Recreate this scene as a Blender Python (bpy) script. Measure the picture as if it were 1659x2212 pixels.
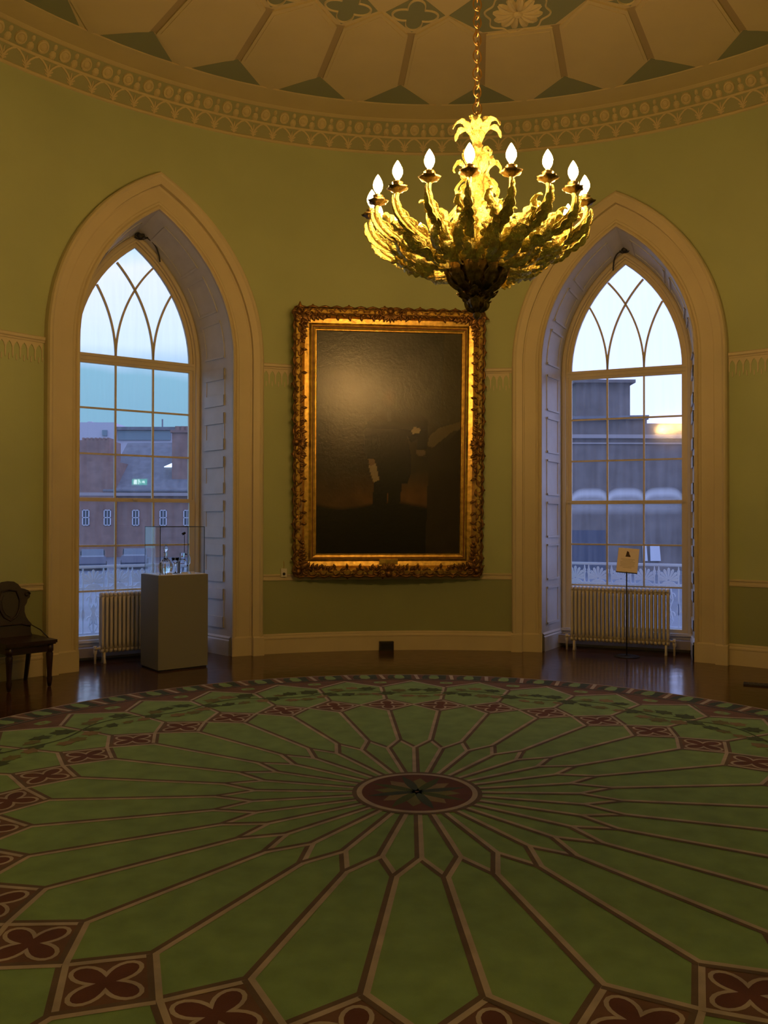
import bpy, math, random
from mathutils import Vector, Matrix
sin, cos, pi, rad = math.sin, math.cos, math.pi, math.radians
random.seed(7)
for o in list(bpy.data.objects): bpy.data.objects.remove(o)
scene = bpy.context.scene
COL = scene.collection

# ---------------------------------------------------------------- camera
F, W_PX, H_PX = 1795.46, 1659, 2212
cam_d = bpy.data.cameras.new('camera'); cam = bpy.data.objects.new('camera', cam_d); COL.objects.link(cam)
cam_d.sensor_fit = 'VERTICAL'; cam_d.sensor_height = 36.0; cam_d.lens = F / H_PX * 36.0
cam_d.clip_start = .05; cam_d.clip_end = 600
cam.matrix_world = Matrix.Translation((0, 0, 1.55)) @ Matrix.Rotation(rad(90) + .0103, 4, 'X') @ Matrix.Rotation(.0019, 4, 'Z')
scene.camera = cam
# ---------------------------------------------------------------- sky and exposure
SKY_STRENGTH = 1.15
BULB_STRENGTH = 400.0
scene.view_settings.view_transform = 'Standard'; scene.view_settings.look = 'None'
scene.view_settings.exposure = 0.0; scene.view_settings.gamma = 1.0; scene.view_settings.use_curve_mapping = False
world = bpy.data.worlds.new('dusk_sky'); scene.world = world; world.use_nodes = True
nt = world.node_tree; nt.nodes.clear()
wo = nt.nodes.new('ShaderNodeOutputWorld'); bg = nt.nodes.new('ShaderNodeBackground')
tc = nt.nodes.new('ShaderNodeTexCoord'); mp = nt.nodes.new('ShaderNodeMapping')
mp.inputs['Scale'].default_value = (1.6, 1.6, 4.5); mp.inputs['Location'].default_value = (.35, .2, .35)
nz = nt.nodes.new('ShaderNodeTexNoise'); nz.inputs['Scale'].default_value = 2.2; nz.inputs['Detail'].default_value = 5; nz.inputs['Roughness'].default_value = .5
# dusk sky by height above the horizon: teal low down, a bank of white cloud, pale blue above
sx = nt.nodes.new('ShaderNodeSeparateXYZ'); ma = nt.nodes.new('ShaderNodeMath'); ma.operation = 'MULTIPLY_ADD'; ma.inputs[1].default_value = .09
ms = nt.nodes.new('ShaderNodeMath'); ms.operation = 'SUBTRACT'; ms.inputs[1].default_value = .045
cr = nt.nodes.new('ShaderNodeValToRGB'); el = cr.color_ramp.elements
el[0].position = .0; el[0].color = (.20, .40, .55, 1); el[1].position = 1.0; el[1].color = (.50, .72, 1.0, 1)
for p_, c_ in ((.165, (.26, .52, .66, 1)), (.20, (.80, .95, 1.3, 1)), (.27, (.95, 1.0, 1.4, 1)), (.31, (.45, .78, 1.05, 1)), (.5, (.70, .88, 1.5, 1))):
    q_ = el.new(p_); q_.color = c_
# the west (right, where the sun has just set) is brighter than the rest of the sky
mr = nt.nodes.new('ShaderNodeMapRange')
mr.inputs['From Min'].default_value = -.15; mr.inputs['From Max'].default_value = .2; mr.inputs['To Min'].default_value = 0; mr.inputs['To Max'].default_value = 1
mx = nt.nodes.new('ShaderNodeMix'); mx.data_type = 'RGBA'; mx.inputs['B'].default_value = (.95, 1.08, 1.8, 1)
L = nt.links.new
L(tc.outputs['Generated'], mp.inputs['Vector']); L(mp.outputs[0], nz.inputs['Vector']); L(tc.outputs['Generated'], sx.inputs[0])
L(nz.outputs['Fac'], ma.inputs[0]); L(sx.outputs['Z'], ma.inputs[2]); L(ma.outputs[0], ms.inputs[0]); L(ms.outputs[0], cr.inputs['Fac'])
L(sx.outputs['X'], mr.inputs['Value']); L(mr.outputs[0], mx.inputs['Factor']); L(cr.outputs[0], mx.inputs['A'])
L(mx.outputs['Result'], bg.inputs['Color']); bg.inputs['Strength'].default_value = SKY_STRENGTH; L(bg.outputs[0], wo.inputs['Surface'])

# ---------------------------------------------------------------- room measures
CX, CY, R = .5776, 4.5048, 5.5109
WIN = {'L': (rad(-33.75), -.055), 'R': (rad(22.5), .03)}    # centre angle, sideways offset of the sash in its recess
ZS, ARC_C = 3.40, .976                                       # springing height, arc centre offset
HWI, HWO, HWF = .855, 1.21, .765                             # half widths: opening, casing, window frame
DEPTH = .60

# ---------------------------------------------------------------- materials
def mat(name, col, rough=.6, metal=0, spec=.5, emit=None, es=0, noise=None, bump=None, coat=0):
    m = bpy.data.materials.new(name); m.use_nodes = True; n = m.node_tree; b = n.nodes['Principled BSDF']
    b.inputs['Base Color'].default_value = (*col, 1); b.inputs['Roughness'].default_value = rough; b.inputs['Metallic'].default_value = metal
    b.inputs['Specular IOR Level'].default_value = spec; b.inputs['Coat Weight'].default_value = coat
    if emit: b.inputs['Emission Color'].default_value = (*emit, 1); b.inputs['Emission Strength'].default_value = es
    t = n.nodes.new('ShaderNodeTexCoord')
    if noise:
        sc, amt = noise[0], noise[1]
        z = n.nodes.new('ShaderNodeTexNoise'); z.inputs['Scale'].default_value = sc; z.inputs['Detail'].default_value = 4
        r_ = n.nodes.new('ShaderNodeValToRGB'); r_.color_ramp.elements[0].position = .3; r_.color_ramp.elements[1].position = .7
        r_.color_ramp.elements[0].color = (*[c * (1 - amt) for c in col], 1); r_.color_ramp.elements[1].color = (*[min(1, c * (1 + amt)) for c in col], 1)
        n.links.new(t.outputs['Object'], z.inputs['Vector']); n.links.new(z.outputs['Fac'], r_.inputs['Fac']); n.links.new(r_.outputs[0], b.inputs['Base Color'])
    if bump:
        z = n.nodes.new('ShaderNodeTexNoise'); z.inputs['Scale'].default_value = bump[0]; z.inputs['Detail'].default_value = 5
        bb = n.nodes.new('ShaderNodeBump'); bb.inputs['Strength'].default_value = bump[1]; bb.inputs['Distance'].default_value = bump[2]
        n.links.new(t.outputs['Object'], z.inputs['Vector']); n.links.new(z.outputs['Fac'], bb.inputs['Height']); n.links.new(bb.outputs[0], b.inputs['Normal'])
    return m

M = {}
M['wall'] = mat('pale_green_paint', (.44, .50, .27), .75, noise=(1.3, .05), bump=(60, .15, .004))
M['dado'] = mat('darker_green_dado', (.30, .33, .17), .75, noise=(1.3, .05))  # wall below the dado rail, a darker green than above it
M['frieze_ground'] = mat('shaded_frieze_ground', (.36, .36, .2), .8)  # wall green browned and darkened, standing for shade behind the relief
M['cream'] = mat('cream_paint', (.62, .54, .37), .5, noise=(2.5, .04))
M['cream_ceiling'] = mat('cream_ceiling_paint', (.62, .52, .29), .85, noise=(2, .04))
M['cream_groove'] = mat('shaded_groove_cream', (.42, .33, .18), .85)  # ceiling cream darkened to stand for shade in the grooves
M['teal'] = mat('sage_ceiling_paint', (.25, .27, .165), .85)
M['white_paint'] = mat('white_gloss_paint', (.56, .56, .58), .4, noise=(6, .05))
M['rad_paint'] = mat('radiator_enamel', (.66, .60, .48), .4)
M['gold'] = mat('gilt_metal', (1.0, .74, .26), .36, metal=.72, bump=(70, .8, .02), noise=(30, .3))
M['gold_dark'] = mat('dark_gilt', (.26, .19, .08), .36, metal=1, bump=(60, .5, .01), noise=(30, .5))  # darker, browner gilt for bowl, finial and drip pans
M['brass'] = mat('old_brass', (.62, .40, .16), .32, metal=1)
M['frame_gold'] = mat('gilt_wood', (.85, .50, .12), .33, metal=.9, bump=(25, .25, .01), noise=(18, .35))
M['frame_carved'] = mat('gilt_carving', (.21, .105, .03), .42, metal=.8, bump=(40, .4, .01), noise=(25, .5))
M['frame_red'] = mat('red_bole_line', (.22, .06, .015), .5)
M['black'] = mat('black_metal', (.012, .012, .014), .4)
M['dark_plastic'] = mat('dark_brown_metal', (.03, .022, .015), .5)
M['cable'] = mat('black_cable', (.02, .018, .016), .6)
M['mahogany'] = mat('dark_mahogany', (.022, .008, .005), .34, noise=(9, .4), bump=(30, .15, .01))
M['plinth_paint'] = mat('grey_green_plinth_paint', (.21, .21, .185), .6)
M['paper'] = mat('cream_card', (.95, .84, .80), .7)
M['white_plastic'] = mat('white_plastic', (.7, .68, .62), .5)
M['print'] = mat('dark_print', (.05, .02, .02), .6)
M['faint_print'] = mat('faint_print', (.42, .33, .26), .7)
M['iron_white'] = mat('white_painted_iron', (.62, .70, .86), .5)
M['brick'] = mat('red_brick', (.21, .125, .105), .9, noise=(1.2, .2))
M['brick_plain'] = mat('dark_brick', (.13, .11, .11), .9, noise=(.8, .25))
M['slate'] = mat('grey_slate', (.12, .125, .15), .7, noise=(1.5, .2))
M['modern'] = mat('pale_grey_cladding', (.42, .42, .48), .6)
M['modern_glass'] = mat('grey_glazing', (.14, .2, .24), .25)
M['out_white'] = mat('white_trim_paint', (.55, .58, .68), .6)
M['out_dark'] = mat('dark_glazing', (.03, .04, .06), .3)
M['stone'] = mat('sandstone', (.3, .27, .28), .9)
M['asphalt'] = mat('wet_asphalt', (.10, .12, .17), .45, noise=(.3, .3))
M['car_blue'] = mat('dark_car_paint', (.03, .045, .09), .25, coat=.6)
M['tyre'] = mat('tyre_rubber', (.015, .015, .015), .8)
M['rooflight'] = mat('lit_rooflight', (.8, .9, 1), .3, emit=(.75, .9, 1), es=1.6)
M['lamp_glow'] = mat('floodlight_lens', (1, .9, .7), .3, emit=(1, .78, .5), es=30)
M['exit_green'] = mat('lit_green_panel', (.02, .4, .2), .4, emit=(.04, .85, .45), es=6)
M['exit_white'] = mat('lit_white_panel', (.9, 1, .95), .4, emit=(.8, 1, .9), es=16)
M['bulb'] = mat('lit_candle_bulb', (1, .8, .5), .3, emit=(1, .55, .17), es=BULB_STRENGTH)
M['candle'] = mat('ivory_candle_sleeve', (.8, .66, .42), .5)
# rug colours
def pile(name, c, amt=.18):
    m = mat(name, c, .95, spec=.2, noise=(7, amt), bump=(420, .5, .004)); p = m.node_tree.nodes['Principled BSDF']
    p.inputs['Sheen Weight'].default_value = .08; p.inputs['Sheen Roughness'].default_value = .45; return m
M['r_green'] = pile('rug_green_wool', (.20, .34, .135), .13)
M['r_light'] = pile('rug_pinkish_grey_wool', (.42, .37, .32))
M['r_dark'] = pile('rug_brown_wool', (.13, .095, .07))
M['r_red'] = pile('rug_dark_red_wool', (.12, .044, .03))
M['r_brown'] = pile('rug_rust_wool', (.155, .085, .06))
M['r_teal'] = pile('rug_dark_teal_wool', (.04, .065, .045))
M['r_leaf'] = pile('rug_leaf_green_wool', (.055, .085, .025))
M['r_olive'] = pile('rug_olive_wool', (.15, .15, .05))
M['r_tan'] = pile('rug_tan_wool', (.22, .17, .085))
M['r_black'] = pile('rug_black_wool', (.03, .028, .025))

def floor_mat():
    m = bpy.data.materials.new('polished_floorboards'); m.use_nodes = True; n = m.node_tree; b = n.nodes['Principled BSDF']
    t = n.nodes.new('ShaderNodeTexCoord'); mp = n.nodes.new('ShaderNodeMapping'); mp.inputs['Rotation'].default_value = (0, 0, rad(-8))
    br = n.nodes.new('ShaderNodeTexBrick'); br.inputs['Color1'].default_value = (.125, .052, .02, 1); br.inputs['Color2'].default_value = (.085, .034, .014, 1)
    br.inputs['Mortar'].default_value = (.02, .009, .005, 1); br.inputs['Scale'].default_value = 1; br.inputs['Mortar Size'].default_value = .003
    br.inputs['Brick Width'].default_value = 2.4; br.inputs['Row Height'].default_value = .11
    mp2 = n.nodes.new('ShaderNodeMapping'); mp2.inputs['Rotation'].default_value = (0, 0, rad(-8)); mp2.inputs['Scale'].default_value = (1.5, 22, 1)
    z = n.nodes.new('ShaderNodeTexNoise'); z.inputs['Scale'].default_value = 2; z.inputs['Detail'].default_value = 6
    mm = n.nodes.new('ShaderNodeMix'); mm.data_type = 'RGBA'; mm.blend_type = 'MULTIPLY'; mm.inputs['Factor'].default_value = .55
    rr = n.nodes.new('ShaderNodeMapRange'); rr.inputs['To Min'].default_value = .10; rr.inputs['To Max'].default_value = .22
    z2 = n.nodes.new('ShaderNodeTexNoise'); z2.inputs['Scale'].default_value = 9
    bm = n.nodes.new('ShaderNodeBump'); bm.inputs['Strength'].default_value = .12; bm.inputs['Distance'].default_value = .01
    k = n.links.new
    k(t.outputs['Object'], mp.inputs[0]); k(mp.outputs[0], br.inputs[0]); k(t.outputs['Object'], mp2.inputs[0]); k(mp2.outputs[0], z.inputs[0])
    k(br.outputs['Color'], mm.inputs['A']); k(z.outputs['Color'], mm.inputs['B']); k(mm.outputs['Result'], b.inputs['Base Color'])
    k(t.outputs['Object'], z2.inputs[0]); k(z2.outputs['Fac'], rr.inputs['Value']); k(rr.outputs[0], b.inputs['Roughness'])
    k(z2.outputs['Fac'], bm.inputs['Height']); k(bm.outputs[0], b.inputs['Normal'])
    return m
M['floor'] = floor_mat()

def glass_mat(name, haze, u_off=0):
    """thin window pane: clear, mirror-like by fresnel, with a film of grime and (haze) condensation beside the meeting rail"""
    m = bpy.data.materials.new(name); m.use_nodes = True; n = m.node_tree; n.nodes.clear(); k = n.links.new
    out = n.nodes.new('ShaderNodeOutputMaterial'); tr = n.nodes.new('ShaderNodeBsdfTransparent'); gl = n.nodes.new('ShaderNodeBsdfGlossy')
    gl.inputs['Roughness'].default_value = .085 if haze else .02; tr.inputs['Color'].default_value = (.87, .91, 1.0, 1)
    fr = n.nodes.new('ShaderNodeFresnel'); fr.inputs['IOR'].default_value = 1.5
    fm = n.nodes.new('ShaderNodeMath'); fm.operation = 'MULTIPLY'; fm.inputs[1].default_value = 1.6
    m1 = n.nodes.new('ShaderNodeMixShader'); k(fr.outputs[0], fm.inputs[0]); k(fm.outputs[0], m1.inputs[0]); k(tr.outputs[0], m1.inputs[1]); k(gl.outputs[0], m1.inputs[2])
    tl = n.nodes.new('ShaderNodeBsdfTranslucent'); tl.inputs['Color'].default_value = (.75, .8, .9, 1)
    t = n.nodes.new('ShaderNodeTexCoord'); mp = n.nodes.new('ShaderNodeMapping'); mp.inputs['Scale'].default_value = (9, 1, .7)
    z = n.nodes.new('ShaderNodeTexNoise'); z.inputs['Scale'].default_value = 1.6; z.inputs['Detail'].default_value = 5
    k(t.outputs['Object'], mp.inputs[0]); k(mp.outputs[0], z.inputs[0])
    g = n.nodes.new('ShaderNodeMapRange'); g.inputs['From Min'].default_value = .38; g.inputs['From Max'].default_value = .75
    g.inputs['To Min'].default_value = .035; g.inputs['To Max'].default_value = .10
    k(z.outputs['Fac'], g.inputs['Value']); fac = g.outputs[0]
    if haze:
        s = n.nodes.new('ShaderNodeSeparateXYZ'); k(t.outputs['Object'], s.inputs[0])
        def M_(op, a, b=None, c=None):
            q = n.nodes.new('ShaderNodeMath'); q.operation = op
            for i, v in enumerate((a, b, c)):
                if v is None: continue
                if isinstance(v, (int, float)): q.inputs[i].default_value = v
                else: k(v, q.inputs[i])
            return q.outputs[0]
        # per-pane coordinate -1..1 across each pane of width .433
        u = M_('DIVIDE', M_('ADD', s.outputs['X'], .65 - u_off), .4333); fu = M_('SUBTRACT', M_('MULTIPLY', M_('FRACT', u), 2), 1)
        arch = M_('MULTIPLY', M_('POWER', M_('ABSOLUTE', fu), 4), .07)
        zz = M_('ADD', s.outputs['Z'], arch)
        up = M_('SMOOTH_MIN', M_('MULTIPLY', M_('SUBTRACT', 1.965, zz), 12), 1, .1)       # upper sash, fog near its foot
        lo_f = M_('MULTIPLY', M_('SUBTRACT', zz, 1.80), 8)
        a = M_('MULTIPLY', M_('MAXIMUM', up, 0), M_('MINIMUM', M_('MAXIMUM', lo_f, .25), 1))
        b_ = M_('MAXIMUM', M_('MINIMUM', M_('MULTIPLY', M_('SUBTRACT', s.outputs['Z'], 1.62), 6), 1), 0)   # lower sash, fog near its head
        isup = M_('GREATER_THAN', s.outputs['Z'], 1.78)
        f = M_('ADD', M_('MULTIPLY', a, isup), M_('MULTIPLY', M_('MULTIPLY', b_, .6), M_('SUBTRACT', 1, isup)))
        fac = M_('ADD', fac, M_('MULTIPLY', f, haze))
    m2 = n.nodes.new('ShaderNodeMixShader'); k(fac, m2.inputs[0]); k(m1.outputs[0], m2.inputs[1]); k(tl.outputs[0], m2.inputs[2]); k(m2.outputs[0], out.inputs[0])
    return m
M['glass_L'] = glass_mat('old_window_glass', 0); M['glass_R'] = glass_mat('fogged_window_glass', .68, .03)
def clear_mat(name, col=(.97, .98, 1), rough=.01, ior=1.45):
    m = bpy.data.materials.new(name); m.use_nodes = True; n = m.node_tree; n.nodes.clear(); k = n.links.new
    out = n.nodes.new('ShaderNodeOutputMaterial'); tr = n.nodes.new('ShaderNodeBsdfTransparent'); gl = n.nodes.new('ShaderNodeBsdfGlossy')
    gl.inputs['Roughness'].default_value = rough; tr.inputs['Color'].default_value = (*col, 1)
    fr = n.nodes.new('ShaderNodeFresnel'); fr.inputs['IOR'].default_value = ior
    m1 = n.nodes.new('ShaderNodeMixShader'); fm = n.nodes.new('ShaderNodeMath'); fm.operation = 'MULTIPLY'; fm.inputs[1].default_value = .4; k(fr.outputs[0], fm.inputs[0]); k(fm.outputs[0], m1.inputs[0]); k(tr.outputs[0], m1.inputs[1]); k(gl.outputs[0], m1.inputs[2]); k(m1.outputs[0], out.inputs[0])
    return m
M['acrylic'] = clear_mat('clear_acrylic', (.93, .95, .96), .01, 1.18)
M['acrylic_edge'] = mat('dark_acrylic_edge', (.02, .03, .04), .3)
M['crystal'] = bpy.data.materials.new('cut_crystal'); M['crystal'].use_nodes = True
_b = M['crystal'].node_tree.nodes['Principled BSDF']; _b.inputs['Transmission Weight'].default_value = 1; _b.inputs['Roughness'].default_value = .03; _b.inputs['IOR'].default_value = 1.5
_b.inputs['Base Color'].default_value = (.92, .94, 1, 1)

# ---------------------------------------------------------------- mesh helpers
class MB:
    def __init__(s): s.v = []; s.f = []; s.m = []; s.sm = []; s.cur = 0; s.smooth = False; s.X = None
    def vert(s, p):
        p = Vector(p)
        if s.X is not None: p = s.X @ p
        s.v.append(p); return len(s.v) - 1
    def face(s, idx): s.f.append(tuple(idx)); s.m.append(s.cur); s.sm.append(s.smooth)
    def poly(s, pts): s.face([s.vert(p) for p in pts])
    def box(s, c, d, rot=None):
        hx, hy, hz = d[0] / 2, d[1] / 2, d[2] / 2; c = Vector(c)
        P = [Vector((x, y, z)) for x in (-hx, hx) for y in (-hy, hy) for z in (-hz, hz)]
        if rot is not None: P = [rot @ p for p in P]
        i = [s.vert(c + p) for p in P]
        for q in ((0, 1, 3, 2), (4, 6, 7, 5), (0, 4, 5, 1), (2, 3, 7, 6), (0, 2, 6, 4), (1, 5, 7, 3)): s.face([i[a] for a in q])
    def grid(s, rows, closed_u=False, closed_v=False):
        ids = [[s.vert(p) for p in r] for r in rows]; n, m = len(ids), len(ids[0])
        for a in range(n if closed_u else n - 1):
            for b in range(m if closed_v else m - 1):
                s.face((ids[a][b], ids[a][(b + 1) % m], ids[(a + 1) % n][(b + 1) % m], ids[(a + 1) % n][b]))
        return ids
    def tube(s, pts, r, n=8, cap=True, closed=False):
        pts = [Vector(p) for p in pts]; N = len(pts); rr = r if isinstance(r, (list, tuple)) else [r] * N
        rows = []; up = None
        for i, p in enumerate(pts):
            if closed: t = pts[(i + 1) % N] - pts[i - 1]
            else: t = pts[min(i + 1, N - 1)] - pts[max(i - 1, 0)]
            t = t.normalized() if t.length > 1e-9 else Vector((0, 0, 1))
            if up is None: up = Vector((0, 0, 1)) if abs(t.z) < .9 else Vector((1, 0, 0))
            a = t.cross(up); a = a.normalized() if a.length > 1e-6 else t.orthogonal().normalized(); b = a.cross(t); up = b
            rows.append([p + (a * cos(2 * pi * k / n) + b * sin(2 * pi * k / n)) * rr[i] for k in range(n)])
        ids = s.grid(rows, closed_u=closed, closed_v=True)
        if cap and not closed: s.face(ids[0]); s.face(list(reversed(ids[-1])))
    def lathe(s, prof, c=(0, 0, 0), n=20, mod=None):
        c = Vector(c); rows = []
        for r_, z in prof: rows.append([c + Vector(((r_ if mod is None else r_ * mod(2 * pi * k / n, z)) * cos(2 * pi * k / n), (r_ if mod is None else r_ * mod(2 * pi * k / n, z)) * sin(2 * pi * k / n), z)) for k in range(n)])
        ids = s.grid(rows, closed_v=True)
        if prof[0][0] > 1e-4: s.face(list(reversed(ids[0])))
        if prof[-1][0] > 1e-4: s.face(ids[-1])
    def prism(s, pts, off):
        """pts: 3D outline, off: extrusion vector"""
        off = Vector(off); a = [s.vert(p) for p in pts]; b = [s.vert(Vector(p) + off) for p in pts]; n = len(a)
        s.face(list(reversed(a))); s.face(b)
        for i in range(n): s.face((a[i], a[(i + 1) % n], b[(i + 1) % n], b[i]))
    def ball(s, c, r, n=10, sc=(1, 1, 1)):
        c = Vector(c); rows = []
        m = max(4, n // 2)
        for i in range(m + 1):
            t = pi * i / m
            rows.append([c + Vector((r * sc[0] * sin(t) * cos(2 * pi * k / n), r * sc[1] * sin(t) * sin(2 * pi * k / n), r * sc[2] * cos(t))) for k in range(n)])
        s.grid(rows, closed_v=True)
    def mesh(s, name, mats):
        me = bpy.data.meshes.new(name); me.from_pydata([tuple(v) for v in s.v], [], s.f)
        for m_ in (mats if isinstance(mats, (list, tuple)) else [mats]): me.materials.append(m_)
        me.polygons.foreach_set('material_index', s.m); me.polygons.foreach_set('use_smooth', s.sm)
        me.update(); me.validate(); return me
    def build(s, name, mats, parent=None, label=None, fix=True):
        me = s.mesh(name, mats)
        if fix:
            import bmesh
            b = bmesh.new(); b.from_mesh(me); bmesh.ops.recalc_face_normals(b, faces=b.faces); b.to_mesh(me); b.free()
        o = bpy.data.objects.new(name, me); COL.objects.link(o)
        if parent: o.parent = parent
        if label: o['label'] = label
        return o

def tag(o, label=None, cat=None, group=None, kind=None):
    if label: o['label'] = label
    if cat: o['category'] = cat
    if group: o['group'] = group
    if kind: o['kind'] = kind
    return o
def empty(name, loc, rz=0, **k):
    o = bpy.data.objects.new(name, None); COL.objects.link(o); o.empty_display_size = .1
    o.location = loc; o.rotation_euler = (0, 0, rz); return tag(o, **k)
def copy_tree(o, parent=None):
    c = o.copy(); COL.objects.link(c); c.parent = parent
    for ch in list(o.children): copy_tree(ch, c)
    return c
def at(px, py, Y):                       # a point of the world seen at a photo pixel, Y metres away (used to measure distant things)
    x, y = px - 829.5, py - 1106
    c, s = cos(.0019), sin(.0019); x, y = c * x - s * y, s * x + c * y
    c, s = cos(.0103), sin(.0103); d = F * c + y * s; u = F * s - y * c
    return Vector((x / d * Y, Y, 1.55 + u / d * Y))
def cylp(th, r, z): return Vector((CX + r * sin(th), CY + r * cos(th), z))

# ---------------------------------------------------------------- floor
b = MB(); n = 128
b.poly([(CX + 6.14 * cos(2 * pi * k / n), CY + 6.14 * sin(2 * pi * k / n), 0) for k in range(n)])
tag(b.build('floor', M['floor'], fix=False), kind='structure')

# ---------------------------------------------------------------- curved wall with two pointed openings
ZT = 5.98
def arch_top(u, hw):
    """height of the opening at sideways distance u"""
    ra = hw + ARC_C; return ZS + math.sqrt(max(0, ra * ra - (abs(u) + ARC_C) ** 2))
wins = [WIN['L'][0], WIN['R'][0]]
half = HWI / R
ths = set(); k = -180.0
while k < 180.01: ths.add(round(rad(k), 5)); k += 1.5
for a in wins:
    ths = {t for t in ths if abs(t - a) > half}
    for i in range(41): ths.add(round(a + half * sin(pi / 2 * (i / 20 - 1)), 5))
ths = sorted(ths)
def low(t, mid):
    for a in wins:
        if abs(mid - a) < half: return arch_top(min(abs(t - a), half) * R, HWI)
    return 0
b = MB(); b.smooth = True
for i in range(len(ths) - 1):
    t0, t1 = ths[i], ths[i + 1]; mid = (t0 + t1) / 2; z0, z1 = low(t0, mid), low(t1, mid)
    zd0, zd1 = max(z0, .88), max(z1, .88); b.cur = 0; b.poly([cylp(t0, R, zd0), cylp(t1, R, zd1), cylp(t1, R, ZT), cylp(t0, R, ZT)])
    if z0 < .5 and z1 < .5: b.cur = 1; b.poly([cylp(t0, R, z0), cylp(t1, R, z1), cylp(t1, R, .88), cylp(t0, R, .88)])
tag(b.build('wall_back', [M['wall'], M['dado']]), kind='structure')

def free_arcs(margin):
    e = [-pi]
    for a in wins: e += [a - margin / R, a + margin / R]
    e.append(pi); return [(e[i], e[i + 1]) for i in range(0, len(e), 2)]
def arc_sweep(b, prof, t0, t1, step=rad(1.5), cap=True):
    n = max(2, int((t1 - t0) / step)); rows = [[cylp(t0 + (t1 - t0) * i / n, R - p[0], p[1]) for p in prof] for i in range(n + 1)]
    ids = b.grid(rows)
    if cap: b.face(ids[0]); b.face(list(reversed(ids[-1])))
b = MB()
for t0, t1 in free_arcs(HWO): arc_sweep(b, [(0, 0), (.03, 0), (.03, .165), (.036, .17), (.036, .185), (.022, .20), (.022, .215), (.008, .226), (0, .228)], t0, t1)
tag(b.build('baseboard_back', M['cream']), kind='structure')
b = MB()
for t0, t1 in free_arcs(HWO): arc_sweep(b, [(0, .845), (.012, .85), (.014, .865), (.008, .872), (.008, .895), (.02, .902), (.022, .915), (0, .922)], t0, t1)
tag(b.build('trim_1', M['cream']), kind='structure')
# mid-height rail with its little gothic pendants
b = MB()
for t0, t1 in free_arcs(HWO):
    arc_sweep(b, [(0, 3.315), (.012, 3.32), (.016, 3.335), (.03, 3.345), (.034, 3.37), (.02, 3.378), (0, 3.384)], t0, t1)
    lo_, hi_ = max(t0, rad(-75)), min(t1, rad(72)); st = .074 / R; m = int((hi_ - lo_) / st)
    for j in range(m):
        c = lo_ + (j + .5) * st
        def P(u, z, d): return cylp(c + u / R, R - d, z)
        # stem and two cusped arcs
        for q in ([(-.037, 3.17), (-.030, 3.17), (-.030, 3.235), (-.018, 3.27), (0, 3.292), (0, 3.302), (-.037, 3.302)],
                  [(.030, 3.17), (.037, 3.17), (.037, 3.302), (0, 3.302), (0, 3.292), (.018, 3.27), (.030, 3.235)]):
            b.prism([P(u, z, .001) for u, z in q], (cylp(c, R - .009, 0) - cylp(c, R, 0)))
        b.prism([P(u, z, .001) for u, z in ((-.037, 3.302), (.037, 3.302), (.037, 3.316), (-.037, 3.316))], (cylp(c, R - .011, 0) - cylp(c, R, 0)))
        b.prism([P(u, z, .001) for u, z in ((-.005, 3.12), (0, 3.108), (.005, 3.12), (.004, 3.17), (-.004, 3.17))], (cylp(c, R - .008, 0) - cylp(c, R, 0)))
        b.prism([P(u, z, .001) for u, z in ((.030, 3.17), (.034, 3.14), (.037, 3.13), (.040, 3.14), (.044, 3.17))], (cylp(c, R - .008, 0) - cylp(c, R, 0)))
tag(b.build('trim_2', M['cream']), kind='structure')

# ---------------------------------------------------------------- cornice: bead, arcaded band, row of roundels, plain soffit
RB, RM, RTOP, ZM, ZC = 5.50, 5.445, 5.27, 6.145, 6.27
b = MB()
def ring(b, prof, n=180, lo=-pi, hi=pi):
    b.grid([[cylp(lo + (hi - lo) * i / n, r_, z) for r_, z in prof] for i in range(n + 1)])
b.smooth = True
b.cur = 0; ring(b, [(R, 5.968), (R - .022, 5.972), (R - .03, 5.985), (R - .018, 5.998), (R - .006, 6.0)])
b.cur = 1; ring(b, [(R - .006, 6.0), (RM, ZM)]); ring(b, [(RM, ZM), (RTOP, ZC)])
b.cur = 0; ring(b, [(RM - .001, ZM - .012), (RM - .018, ZM - .006), (RM - .02, ZM + .008), (RM - .006, ZM + .014)])
ring(b, [(RTOP + .02, ZC - .012), (RTOP - .01, ZC - .02), (RTOP - .02, ZC - .006), (RTOP - .045, ZC - .012), (RTOP - .055, ZC - .002)])
b.smooth = False
NF = 152
def zone(t, u, v, h, hi):
    """point on the lower (hi=0) or upper (hi=1) band: t angle, u sideways metres, v 0..1 up, h relief height"""
    if hi: p, q = Vector((RM, ZM)), Vector((RTOP, ZC))
    else: p, q = Vector((R - .006, 6.0)), Vector((RM, ZM))
    d = q - p; nrm = Vector((-d.y, d.x)).normalized()
    if nrm.x > 0: nrm = -nrm
    w = p + d * v + nrm * h; return cylp(t + u / R, w.x, w.y)
def strip(b, t, pts, w, h, hi):
    for i in range(len(pts) - 1):
        (u0, v0), (u1, v1) = pts[i], pts[i + 1]; sv = .155 if not hi else .216
        dx, dy = u1 - u0, (v1 - v0) * sv; l = math.hypot(dx, dy); nx, ny = -dy / l * w / 2, dx / l * w / 2 / sv
        q = [(u0 + nx, v0 + ny), (u1 + nx, v1 + ny), (u1 - nx, v1 - ny), (u0 - nx, v0 - ny)]
        a = [b.vert(zone(t, u, v, 0, hi)) for u, v in q]; c = [b.vert(zone(t, u, v, h, hi)) for u, v in q]
        b.face(c)
        for k in range(4): b.face((a[k], a[(k + 1) % 4], c[(k + 1) % 4], c[k]))
HS = pi * R / NF
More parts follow.
